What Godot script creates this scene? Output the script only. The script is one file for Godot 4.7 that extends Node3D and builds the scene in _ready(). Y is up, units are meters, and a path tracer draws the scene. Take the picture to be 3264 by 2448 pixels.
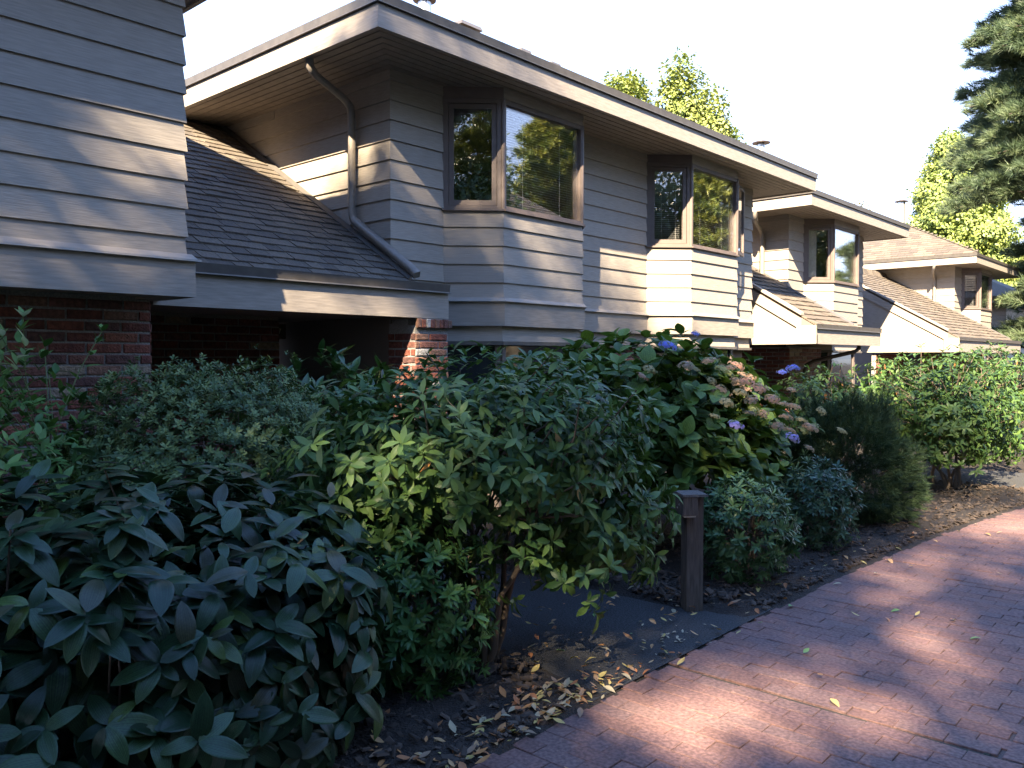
extends Node3D
# A shaded bed of shrubs in front of a row of two-storey townhouses, beside a brick path.
# World: x runs along the path away from the viewer, y is up, -z is towards the houses.

const EYE := 1.6
var rng := RandomNumberGenerator.new()
var M := {}
var names := {}
var cam_pos := Vector3(0, EYE, 0)
var cam_fwd := Vector3(0.744, 0, -0.668)
var cam_right := Vector3(0.668, 0, 0.744)

class MB:
	var v := PackedVector3Array()
	var n := PackedVector3Array()
	func tri(a: Vector3, b: Vector3, c: Vector3) -> void:
		var m := (b - a).cross(c - a).normalized()
		v.append(a); v.append(c); v.append(b)
		n.append(m); n.append(m); n.append(m)
	func quad(a: Vector3, b: Vector3, c: Vector3, d: Vector3) -> void:
		tri(a, b, c)
		tri(a, c, d)
	func face(a: Vector3, b: Vector3, c: Vector3, d: Vector3, cen: Vector3) -> void:
		if (c - a).cross(d - b).dot((a + b + c + d) * 0.25 - cen) < 0.0:
			quad(d, c, b, a)
		else:
			quad(a, b, c, d)
	func hexa(p: Array, q: Array) -> void:
		var cen := Vector3.ZERO
		for k in 4:
			cen += (p[k] as Vector3) + (q[k] as Vector3)
		cen /= 8.0
		face(p[0], p[1], p[2], p[3], cen)
		face(q[0], q[1], q[2], q[3], cen)
		for k in 4:
			face(p[k], p[(k + 1) % 4], q[(k + 1) % 4], q[k], cen)
	func box(lo: Vector3, hi: Vector3) -> void:
		hexa([Vector3(lo.x, lo.y, lo.z), Vector3(hi.x, lo.y, lo.z), Vector3(hi.x, lo.y, hi.z), Vector3(lo.x, lo.y, hi.z)],
			[Vector3(lo.x, hi.y, lo.z), Vector3(hi.x, hi.y, lo.z), Vector3(hi.x, hi.y, hi.z), Vector3(lo.x, hi.y, hi.z)])
	func tube(pts: Array, rad: Array, sides := 6, cap := true) -> void:
		var rings := []
		var up := Vector3(0.31, 0.2, 0.93)
		for i in pts.size():
			var p: Vector3 = pts[i]
			var d: Vector3 = ((pts[mini(i + 1, pts.size() - 1)] as Vector3) - (pts[maxi(i - 1, 0)] as Vector3)).normalized()
			var a := d.cross(up).normalized()
			var b := d.cross(a)
			var ring := []
			for k in sides:
				var t := TAU * k / sides
				ring.append(a * cos(t) + b * sin(t))
			rings.append([p, ring, rad[i]])
		for i in pts.size() - 1:
			for k in sides:
				var j := (k + 1) % sides
				var n0: Vector3 = rings[i][1][k]
				var n1: Vector3 = rings[i][1][j]
				var n2: Vector3 = rings[i + 1][1][j]
				var n3: Vector3 = rings[i + 1][1][k]
				var a: Vector3 = rings[i][0] + n0 * rings[i][2]
				var b: Vector3 = rings[i][0] + n1 * rings[i][2]
				var c: Vector3 = rings[i + 1][0] + n2 * rings[i + 1][2]
				var d: Vector3 = rings[i + 1][0] + n3 * rings[i + 1][2]
				for w in [[a, n0], [c, n2], [b, n1], [a, n0], [d, n3], [c, n2]]:
					v.append(w[0]); n.append(w[1])
		if cap:
			for e in [0, pts.size() - 1]:
				var cen: Vector3 = rings[e][0]
				for k in sides:
					var a: Vector3 = cen + rings[e][1][k] * rings[e][2]
					var b: Vector3 = cen + rings[e][1][(k + 1) % sides] * rings[e][2]
					if e == 0:
						tri(cen, b, a)
					else:
						tri(cen, a, b)
	func mesh() -> ArrayMesh:
		var arr := []
		arr.resize(Mesh.ARRAY_MAX)
		arr[Mesh.ARRAY_VERTEX] = v
		arr[Mesh.ARRAY_NORMAL] = n
		var m := ArrayMesh.new()
		m.add_surface_from_arrays(Mesh.PRIMITIVE_TRIANGLES, arr)
		return m

# ---------- naming and placing ----------
func numbered(called: String) -> String:
	var k: int = names.get(called, 0)
	names[called] = k + 1
	return called if k == 0 else "%s_%03d" % [called, k]

func tag(o: Node, label: String, category: String, group := "", kind := "") -> Node:
	if label: o.set_meta("label", label)
	if category: o.set_meta("category", category)
	if group: o.set_meta("group", group)
	if kind: o.set_meta("kind", kind)
	return o

func thing(called: String, label: String, category: String, at: Vector3, group := "") -> Node3D:
	var o := Node3D.new()
	o.name = numbered(called)
	add_child(o)
	o.position = at
	tag(o, label, category, group)
	return o

# a part whose mesh is given in world coordinates, put under a thing that stands at its base
func part(called: String, m: Mesh, mat: Material, parent: Node3D) -> MeshInstance3D:
	var o := MeshInstance3D.new()
	o.name = called if parent != self else numbered(called)
	o.mesh = m
	o.material_override = mat
	parent.add_child(o, true)
	var off := Vector3.ZERO
	var p: Node = parent
	while p != self:
		off += (p as Node3D).position
		p = p.get_parent()
	o.position = -off
	return o

func placed(called: String, m: Mesh, mat: Material, parent: Node3D, t: Transform3D) -> MeshInstance3D:
	var o := part(called, m, mat, parent)
	o.transform = Transform3D(t.basis, t.origin + o.position)
	return o

func joined(called: String, m: Mesh, mat: Material, parent: Node3D, ts: Array, cols: Array) -> MultiMeshInstance3D:
	var mm := MultiMesh.new()
	mm.transform_format = MultiMesh.TRANSFORM_3D
	mm.use_colors = cols.size() > 0
	mm.mesh = m
	mm.instance_count = ts.size()
	for i in ts.size():
		mm.set_instance_transform(i, ts[i])
		if cols.size() > 0:
			mm.set_instance_color(i, cols[i])
	var o := MultiMeshInstance3D.new()
	o.name = called
	o.multimesh = mm
	o.material_override = mat
	parent.add_child(o, true)
	o.set_meta("kind", "stuff")
	return o

# ---------- materials ----------
func noise_tex(freq: float, lo: float, hi: float, sd: int, octaves := 4, size := 512, bump := false) -> NoiseTexture2D:
	var f := FastNoiseLite.new()
	f.seed = sd
	f.frequency = freq
	f.fractal_octaves = octaves
	f.noise_type = FastNoiseLite.TYPE_SIMPLEX_SMOOTH
	var t := NoiseTexture2D.new()
	t.width = size
	t.height = size
	t.seamless = true
	t.noise = f
	if not bump:
		var g := Gradient.new()
		g.set_color(0, Color(lo, lo, lo))
		g.set_color(1, Color(hi, hi, hi))
		t.color_ramp = g
	return t

func mat(called: String, lin: Vector3, rough: float, tex: Texture2D = null, sc := Vector3.ONE, bump: Texture2D = null, bump_cm := 0.0, spec := 0.5) -> StandardMaterial3D:
	var m := StandardMaterial3D.new()
	m.resource_name = called
	m.albedo_color = Color(lin.x, lin.y, lin.z).linear_to_srgb()
	m.roughness = rough
	m.metallic_specular = spec
	if tex:
		m.albedo_texture = tex
	if bump:
		m.heightmap_enabled = true
		m.heightmap_texture = bump
		m.heightmap_scale = bump_cm
	if tex or bump:
		m.uv1_triplanar = true
		m.uv1_world_triplanar = true
		m.uv1_scale = sc
	return m

func leaf_mat(lin: Vector3, rough: float, back := 0.3, spec := 0.5) -> StandardMaterial3D:
	var m := mat("leaf", lin, rough, null, Vector3.ONE, null, 0, spec)
	m.vertex_color_use_as_albedo = true
	m.cull_mode = BaseMaterial3D.CULL_DISABLED
	m.backlight_enabled = true
	m.backlight = Color(back, back, back * 0.5).linear_to_srgb()
	return m

func make_materials() -> void:
	var grain := noise_tex(0.03, 0.84, 1.0, 3, 5)
	var grain_b := noise_tex(0.03, 0, 1, 4, 4, 512, true)
	var fine := noise_tex(0.05, 0.72, 1.0, 5, 4)
	var fine_b := noise_tex(0.06, 0, 1, 6, 4, 512, true)
	var blotch := noise_tex(0.008, 0.62, 1.0, 7, 5)
	var blotch_b := noise_tex(0.02, 0, 1, 8, 5, 512, true)
	M.siding = mat("painted siding", Vector3(0.36, 0.315, 0.265), 0.62, grain, Vector3(0.4, 5, 0.4), grain_b, 0.12)
	M.siding2 = mat("painted siding", Vector3(0.325, 0.287, 0.244), 0.6, grain, Vector3(0.33, 4, 0.33), grain_b, 0.12)
	M.siding3 = mat("painted siding", Vector3(0.385, 0.332, 0.275), 0.64, grain, Vector3(0.45, 6, 0.45), grain_b, 0.12)
	M.trim = mat("painted trim", Vector3(0.34, 0.295, 0.25), 0.55, grain, Vector3(0.3, 3, 0.3), grain_b, 0.08)
	M.soffit = mat("soffit boards", Vector3(0.30, 0.25, 0.205), 0.6, grain, Vector3(0.5, 1, 0.5), grain_b, 0.06)
	M.frame = mat("window frame", Vector3(0.155, 0.12, 0.105), 0.5, grain, Vector3(0.6, 0.6, 0.6), grain_b, 0.04)
	M.metal = mat("roof edge metal", Vector3(0.13, 0.118, 0.108), 0.38, grain, Vector3(0.6, 0.6, 0.6))
	M.metal.metallic = 0.25
	M.pipe = mat("downspout", Vector3(0.3, 0.262, 0.225), 0.42, grain, Vector3(1, 1, 1))
	M.pipe_dark = mat("dark downspout", Vector3(0.05, 0.035, 0.03), 0.4)
	M.backing = mat("wall sheathing", Vector3(0.16, 0.13, 0.11), 0.9)
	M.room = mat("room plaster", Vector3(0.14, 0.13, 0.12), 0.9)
	M.door = mat("door paint", Vector3(0.085, 0.05, 0.036), 0.5, grain, Vector3(2, 0.4, 2), grain_b, 0.05)
	M.blind = mat("blind slats", Vector3(0.4, 0.39, 0.37), 0.5)
	M.curtain = mat("curtain", Vector3(0.5, 0.47, 0.42), 0.9)
	M.flue = mat("galvanised flue", Vector3(0.6, 0.6, 0.6), 0.35)
	M.flue.metallic = 0.8
	var g := StandardMaterial3D.new()
	g.resource_name = "window glass"
	g.albedo_color = Color(1, 1, 1, 0.0)
	g.transparency = BaseMaterial3D.TRANSPARENCY_ALPHA
	g.roughness = 0.01
	M.glass = g
	M.shingles = []
	for c in [Vector3(0.13, 0.106, 0.083), Vector3(0.15, 0.122, 0.095), Vector3(0.112, 0.092, 0.075), Vector3(0.172, 0.14, 0.108)]:
		M.shingles.append(mat("cedar shingle", c, 0.85, fine, Vector3(1.2, 1.2, 1.2), fine_b, 0.5))
	M.bricks = []
	for c in [Vector3(0.27, 0.085, 0.055), Vector3(0.2, 0.065, 0.048), Vector3(0.32, 0.115, 0.07), Vector3(0.15, 0.07, 0.06), Vector3(0.3, 0.16, 0.11), Vector3(0.36, 0.28, 0.2), Vector3(0.24, 0.1, 0.075), Vector3(0.5, 0.48, 0.45)]:
		M.bricks.append(mat("reclaimed brick", c, 0.9, blotch, Vector3(5, 5, 5), blotch_b, 0.5))
	M.mortar = mat("mortar", Vector3(0.33, 0.315, 0.3), 0.95, fine, Vector3(2, 2, 2), fine_b, 0.4)
	var speck := noise_tex(0.035, 0.62, 1.0, 19, 6, 1024)
	M.pavers = []
	for c in [Vector3(0.245, 0.135, 0.118), Vector3(0.26, 0.14, 0.118), Vector3(0.215, 0.127, 0.115), Vector3(0.25, 0.145, 0.125), Vector3(0.225, 0.12, 0.1)]:
		M.pavers.append(mat("concrete paver", c, 0.88, speck, Vector3(1.1, 1.1, 1.1), fine_b, 0.35))
	M.joint = mat("paver joint sand", Vector3(0.12, 0.085, 0.075), 0.95, fine, Vector3(3, 3, 3), fine_b, 0.4)
	M.soil = mat("soil and bark", Vector3(0.045, 0.033, 0.025), 0.95, blotch, Vector3(1.7, 1.7, 1.7), fine_b, 2.5)
	M.asphalt = mat("exposed aggregate", Vector3(0.085, 0.085, 0.085), 0.9, noise_tex(0.09, 0.4, 1.0, 12, 3), Vector3(1.4, 1.4, 1.4), noise_tex(0.12, 0, 1, 13, 2, 512, true), 0.8)
	M.bark = mat("bark", Vector3(0.11, 0.085, 0.065), 0.9, blotch, Vector3(4, 1.5, 4), blotch_b, 1.5)
	M.twig = mat("twigs", Vector3(0.12, 0.09, 0.065), 0.85)
	M.green_twig = mat("green stems", Vector3(0.13, 0.17, 0.06), 0.7)
	M.post = mat("weathered post", Vector3(0.15, 0.122, 0.1), 0.8, noise_tex(0.02, 0.55, 1.0, 41, 5), Vector3(6, 0.5, 6), grain_b, 0.3)
	M.lens = mat("frosted lens", Vector3(0.5, 0.5, 0.47), 0.4)
	M.number = mat("brass numerals", Vector3(0.55, 0.5, 0.42), 0.4)
	M.number.metallic = 0.6

# ---------- building helpers ----------
func p3(p: Vector2, y: float) -> Vector3:
	return Vector3(p.x, y, p.y)

func offset_line(pts: Array, d: float) -> Array:
	var out := []
	for i in pts.size():
		var n0 := Vector2.ZERO
		var n1 := Vector2.ZERO
		if i > 0:
			var a: Vector2 = (pts[i] - pts[i - 1]).normalized()
			n0 = Vector2(-a.y, a.x)
		if i < pts.size() - 1:
			var b: Vector2 = (pts[i + 1] - pts[i]).normalized()
			n1 = Vector2(-b.y, b.x)
		if i == 0: n0 = n1
		if i == pts.size() - 1: n1 = n0
		var m := (n0 + n1).normalized()
		out.append(pts[i] + m * d / maxf(0.3, m.dot(n0)))
	return out

# a strip that follows segment i of a plan line, between two offsets and two heights
func strip(mb: MB, pts: Array, i: int, d0: float, d1: float, y0: float, y1: float, d2 := -99.0) -> void:
	var a := offset_line(pts, d0)
	var b := offset_line(pts, d1)
	var c := b if d2 < -9.0 else offset_line(pts, d2)
	mb.hexa([p3(a[i], y0), p3(a[i + 1], y0), p3(b[i + 1], y0), p3(b[i], y0)], [p3(a[i], y1), p3(a[i + 1], y1), p3(c[i + 1], y1), p3(c[i], y1)])

func siding_course(parent: Node3D, pts: Array, i: int, yb: float, e: float, lo: float, hi: float) -> void:
	var y0 := maxf(yb, lo)
	var y1 := minf(yb + e + 0.004, hi)
	if y1 - y0 < 0.012: return
	var thick := 0.021 + rng.randf_range(-0.0015, 0.0015)
	var d0 := lerpf(thick, 0.005, (y0 - yb) / e)
	var d1 := lerpf(thick, 0.005, minf(1.0, (y1 - yb) / e))
	var back := offset_line(pts, -0.004)
	var f0 := offset_line(pts, d0)
	var f1 := offset_line(pts, d1)
	var cuts := [0.0, 1.0]
	var run: float = (pts[i + 1] - pts[i]).length()
	if run > 1.9 and rng.randf() < 0.4:
		cuts = [0.0, rng.randf_range(0.25, 0.75), 1.0]
	for k in cuts.size() - 1:
		var a: float = cuts[k] + (0.0035 / run if k > 0 else 0.0)
		var b: float = cuts[k + 1] - (0.0035 / run if k < cuts.size() - 2 else 0.0)
		var mb := MB.new()
		var sag := rng.randf_range(-0.0025, 0.0025)
		var q := func(line: Array, t: float, y: float) -> Vector3: return p3((line[i] as Vector2).lerp(line[i + 1], t), y)
		mb.hexa([q.call(back, a, y0), q.call(back, b, y0), q.call(f0, b, y0 + sag), q.call(f0, a, y0)],
			[q.call(back, a, y1), q.call(back, b, y1), q.call(f1, b, y1), q.call(f1, a, y1)])
		part("siding_board", mb.mesh(), [M.siding, M.siding2, M.siding3][rng.randi() % 3], parent)

func wbox(mb: MB, a: Vector2, b: Vector2, u0: float, u1: float, y0: float, y1: float, n0: float, n1: float) -> void:
	var d := (b - a).normalized()
	var n := Vector2(-d.y, d.x)
	var q := func(u: float, w: float, y: float) -> Vector3: return p3(a + d * u + n * w, y)
	mb.hexa([q.call(u0, n0, y0), q.call(u1, n0, y0), q.call(u1, n1, y0), q.call(u0, n1, y0)], [q.call(u0, n0, y1), q.call(u1, n0, y1), q.call(u1, n1, y1), q.call(u0, n1, y1)])

func window(parent: Node3D, a: Vector2, b: Vector2, sill: float, head: float, sash: bool, blind := 1.0, open_sash := false) -> void:
	var w := (b - a).length()
	var j := 0.055 if sash else 0.032
	var mb := MB.new()
	wbox(mb, a, b, 0.0, j, sill, head, -0.09, 0.014)
	wbox(mb, a, b, w - j, w, sill, head, -0.09, 0.014)
	wbox(mb, a, b, j, w - j, head - 0.045, head, -0.09, 0.0138)
	wbox(mb, a, b, j, w - j, sill, sill + 0.03, -0.09, 0.0138)
	var fr := part("window", mb.mesh(), M.frame, parent)
	var u0 := j
	var u1 := w - j
	var y0 := sill + 0.03
	var y1 := head - 0.045
	mb = MB.new()
	wbox(mb, a, b, -0.004, w + 0.004, sill - 0.022, sill - 0.001, -0.09, 0.04)
	part("sill", mb.mesh(), M.frame, fr)
	if sash and not open_sash:
		mb = MB.new()
		var s := 0.05
		wbox(mb, a, b, u0 + 0.004, u0 + s, y0 + 0.004, y1 - 0.004, -0.05, 0.002)
		wbox(mb, a, b, u1 - s, u1 - 0.004, y0 + 0.004, y1 - 0.004, -0.05, 0.002)
		wbox(mb, a, b, u0 + s, u1 - s, y1 - s, y1 - 0.004, -0.05, 0.0018)
		wbox(mb, a, b, u0 + s, u1 - s, y0 + 0.004, y0 + s, -0.05, 0.0018)
		part("sash", mb.mesh(), M.frame, fr)
		u0 += s; u1 -= s; y0 += s; y1 -= s
	if open_sash:
		var d := (b - a).normalized()
		var n := Vector2(-d.y, d.x)
		var h := a + d * (u0 + 0.01)
		var far := h + (n * 0.5 + d * 0.87).normalized() * (u1 - u0)
		mb = MB.new()
		var s2 := 0.05
		var ww := u1 - u0
		wbox(mb, h, far, 0.0, s2, y0, y1, 0.0, 0.035)
		wbox(mb, h, far, ww - s2, ww, y0, y1, 0.0, 0.035)
		wbox(mb, h, far, s2, ww - s2, y1 - s2, y1, 0.0, 0.034)
		wbox(mb, h, far, s2, ww - s2, y0, y0 + s2, 0.0, 0.034)
		part("open_sash", mb.mesh(), M.frame, fr)
		mb = MB.new()
		wbox(mb, h, far, s2, ww - s2, y0 + s2, y1 - s2, 0.015, 0.019)
		part("pane", mb.mesh(), M.glass, fr)
	else:
		for depth in [-0.018, -0.032, -0.046]:
			mb = MB.new()
			wbox(mb, a, b, u0 - 0.002, u1 + 0.002, y0 - 0.002, y1 + 0.002, depth, depth + 0.004)
			part("pane", mb.mesh(), M.glass, fr)
	if blind > 0.0:
		mb = MB.new()
		var y := y1 - 0.02
		wbox(mb, a, b, u0 + 0.012, u1 - 0.012, y - 0.004, y1, -0.115, -0.085)
		while y > y1 - (y1 - y0) * blind + 0.02:
			y -= 0.0245
			var tip := 0.0025
			var d3 := (b - a).normalized()
			var n3 := Vector2(-d3.y, d3.x)
			var q3 := func(u: float, wn: float, yy: float) -> Vector3: return p3(a + d3 * u + n3 * wn, yy)
			mb.hexa([q3.call(u0 + 0.015, -0.112, y + tip), q3.call(u1 - 0.015, -0.112, y + tip), q3.call(u1 - 0.015, -0.09, y - tip), q3.call(u0 + 0.015, -0.09, y - tip)],
				[q3.call(u0 + 0.015, -0.112, y + tip + 0.001), q3.call(u1 - 0.015, -0.112, y + tip + 0.001), q3.call(u1 - 0.015, -0.09, y - tip + 0.001), q3.call(u0 + 0.015, -0.09, y - tip + 0.001)])
		for cu in [u0 + (u1 - u0) * 0.3, u0 + (u1 - u0) * 0.8]:
			wbox(mb, a, b, cu, cu + 0.003, y, y1, -0.089, -0.087)
		part("blind", mb.mesh(), M.blind, fr).set_meta("kind", "stuff")

# unit brick seen from +z: x 0..1 long, y 0..1 high, bevelled face
func brick_mesh(sd: int, lx: float, ly: float, dz: float, bev: float) -> ArrayMesh:
	var r := RandomNumberGenerator.new()
	r.seed = sd
	var j := func() -> float: return r.randf_range(-bev * 0.4, bev * 0.4)
	var mb := MB.new()
	var o := [Vector3(0, 0, 0), Vector3(lx, 0, 0), Vector3(lx, ly, 0), Vector3(0, ly, 0)]
	var m := []
	var f := []
	for k in 4:
		var s := Vector3(1 if k in [0, 3] else -1, 1 if k < 2 else -1, 0)
		m.append(o[k] + Vector3(j.call(), j.call(), dz - bev))
		f.append(o[k] + s * bev + Vector3(j.call(), j.call(), dz + j.call() * 0.5))
	mb.quad(f[0], f[1], f[2], f[3])
	for k in 4:
		var q := (k + 1) % 4
		mb.quad(m[k], m[q], f[q], f[k])
		mb.quad(o[k], o[q], m[q], m[k])
	return mb.mesh()

# bricks laid in running bond on the plan line a-b, facing its outer side
func brick_wall(parent: Node3D, a: Vector2, b: Vector2, y0: float, y1: float, phase := 0.0, tone := []) -> void:
	var d := (b - a).normalized()
	var n := Vector2(-d.y, d.x)
	var run := (b - a).length()
	var course := 0.0675
	var bl := 0.203
	var mb := MB.new()
	wbox(mb, a, b, 0.0, run, y0, y1, -0.1, -0.002)
	var wl := part("brick_wall", mb.mesh(), M.mortar, parent)
	var rows := int((y1 - y0) / course)
	var bas := Basis(Vector3(d.x, 0, d.y), Vector3.UP, Vector3(n.x, 0, n.y))
	var pick := tone if tone.size() > 0 else [0, 1, 2, 3, 4, 6, 0, 1, 2, 6, 5, 7]
	for k in rows:
		var u := -(bl + 0.013) * fposmod(0.5 * k + phase, 1.0)
		while u < run - 0.02:
			var s := maxf(u, 0.0)
			var e := minf(u + bl, run)
			if e - s > 0.03:
				var full := absf(e - s - bl) < 0.001
				var mesh: Mesh = M.brick_full[rng.randi() % 3] if full else M.brick_half[rng.randi() % 2]
				var sx := 1.0 if full else (e - s) / 0.1
				var at := p3(a + d * s + n * rng.randf_range(-0.004, 0.001), y0 + k * course + 0.007 + rng.randf_range(-0.0015, 0.0015))
				placed("brick", mesh, M.bricks[pick[rng.randi() % pick.size()]], wl, Transform3D(bas * Basis.from_scale(Vector3(sx, 1, 1)), at))
			u += bl + 0.013 + rng.randf_range(-0.002, 0.002)

func shingle_mesh(sd: int) -> ArrayMesh:
	var r := RandomNumberGenerator.new()
	r.seed = sd
	var mb := MB.new()
	var a := r.randf_range(-0.05, 0.05)
	var b := r.randf_range(-0.05, 0.05)
	var lo := [Vector3(0.01, 0, a), Vector3(0.99, 0, b), Vector3(0.99, 0, 1), Vector3(0.01, 0, 1)]
	var hi := [Vector3(0.012, 1, a + 0.01), Vector3(0.988, r.randf_range(0.8, 1.1), b + 0.01), Vector3(0.988, 0.2, 1), Vector3(0.012, 0.2, 1)]
	mb.hexa(lo, hi)
	M.shingle_corners.append([lo, hi])
	return mb.mesh()

# shingles laid in courses on a sloping plane: o is the eave's start, du along the eave, dv up the slope; lo/hi give the run of each course at height v
func shingle_plane(parent: Node3D, o: Vector3, du: Vector3, dv: Vector3, height: float, lo: Callable, hi: Callable, e: float, width: float, mats: Array, most: int, thick := 0.02) -> void:
	var nrm := dv.cross(du).normalized()
	if nrm.y < 0.0: nrm = -nrm
	var all := []
	var v := 0.0
	var row := 0
	while v < height - 0.02:
		var u0: float = lo.call(v)
		var u1: float = hi.call(v)
		var u := u0 - width * (0.5 if row % 2 else 0.1)
		while u < u1 - 0.02:
			var w := width * rng.randf_range(0.7, 1.3)
			var s := maxf(u, u0)
			var f := minf(u + w, u1)
			if f - s > 0.02:
				var ln := minf(e * 1.35, height - v)
				var bas := Basis(du * (f - s), nrm * thick * rng.randf_range(0.85, 1.2), (dv + nrm * rng.randf_range(-0.006, 0.012)) * ln)
				all.append([Transform3D(bas, o + du * s + dv * (v + rng.randf_range(-0.006, 0.006)) + nrm * rng.randf_range(0.0, 0.004)), rng.randi() % 4, rng.randi() % mats.size()])
			u += w
		v += e
		row += 1
	all.sort_custom(func(x, y): return (x[0].origin - cam_pos).length_squared() < (y[0].origin - cam_pos).length_squared())
	var rest := {}
	for i in all.size():
		var it: Array = all[i]
		if i < most:
			placed("shingle", M.shingle_mesh[it[1]], mats[it[2]], parent, it[0])
		else:
			if not rest.has(it[2]): rest[it[2]] = []
			rest[it[2]].append(it)
	if rest.size() > 0:
		# the rest of the courses, joined
		var am := ArrayMesh.new()
		for k in rest:
			var mb := MB.new()
			for it in rest[k]:
				var tf: Transform3D = it[0]
				var pc: Array = M.shingle_corners[it[1]]
				mb.hexa([tf * pc[0][0], tf * pc[0][1], tf * pc[0][2], tf * pc[0][3]], [tf * pc[1][0], tf * pc[1][1], tf * pc[1][2], tf * pc[1][3]])
			am.add_surface_from_arrays(Mesh.PRIMITIVE_TRIANGLES, mb.mesh().surface_get_arrays(0))
			am.surface_set_material(am.get_surface_count() - 1, mats[k])
		var mi := part("shingle_courses", am, null, parent)
		mi.set_meta("kind", "stuff")

func roof_edge(parent: Node3D, pts: Array, ysoff: float, fh := 0.165, flash := 0.08) -> void:
	for i in pts.size() - 1:
		var run: float = (pts[i + 1] - pts[i]).length()
		var k := maxi(1, int(run / 3.2))
		var inner := offset_line(pts, -0.035)
		for s in k:
			var t0 := float(s) / k
			var t1 := float(s + 1) / k - 0.002 / run
			var mb := MB.new()
			var a := [(pts[i] as Vector2).lerp(pts[i + 1], t0), (pts[i] as Vector2).lerp(pts[i + 1], t1)]
			var b := [(inner[i] as Vector2).lerp(inner[i + 1], t0), (inner[i] as Vector2).lerp(inner[i + 1], t1)]
			mb.hexa([p3(a[0], ysoff - 0.014), p3(a[1], ysoff - 0.014), p3(b[1], ysoff - 0.014), p3(b[0], ysoff - 0.014)], [p3(a[0], ysoff + fh), p3(a[1], ysoff + fh), p3(b[1], ysoff + fh), p3(b[0], ysoff + fh)])
			part("fascia_board", mb.mesh(), M.trim, parent)
		var fl := MB.new()
		strip(fl, pts, i, -0.03, 0.012, ysoff + fh + 0.012, ysoff + fh + flash, 0.022)
		strip(fl, pts, i, -0.03, 0.026, ysoff + fh + 0.004, ysoff + fh + 0.0118)
		part("edge_flashing", fl.mesh(), M.metal, parent)

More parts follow.
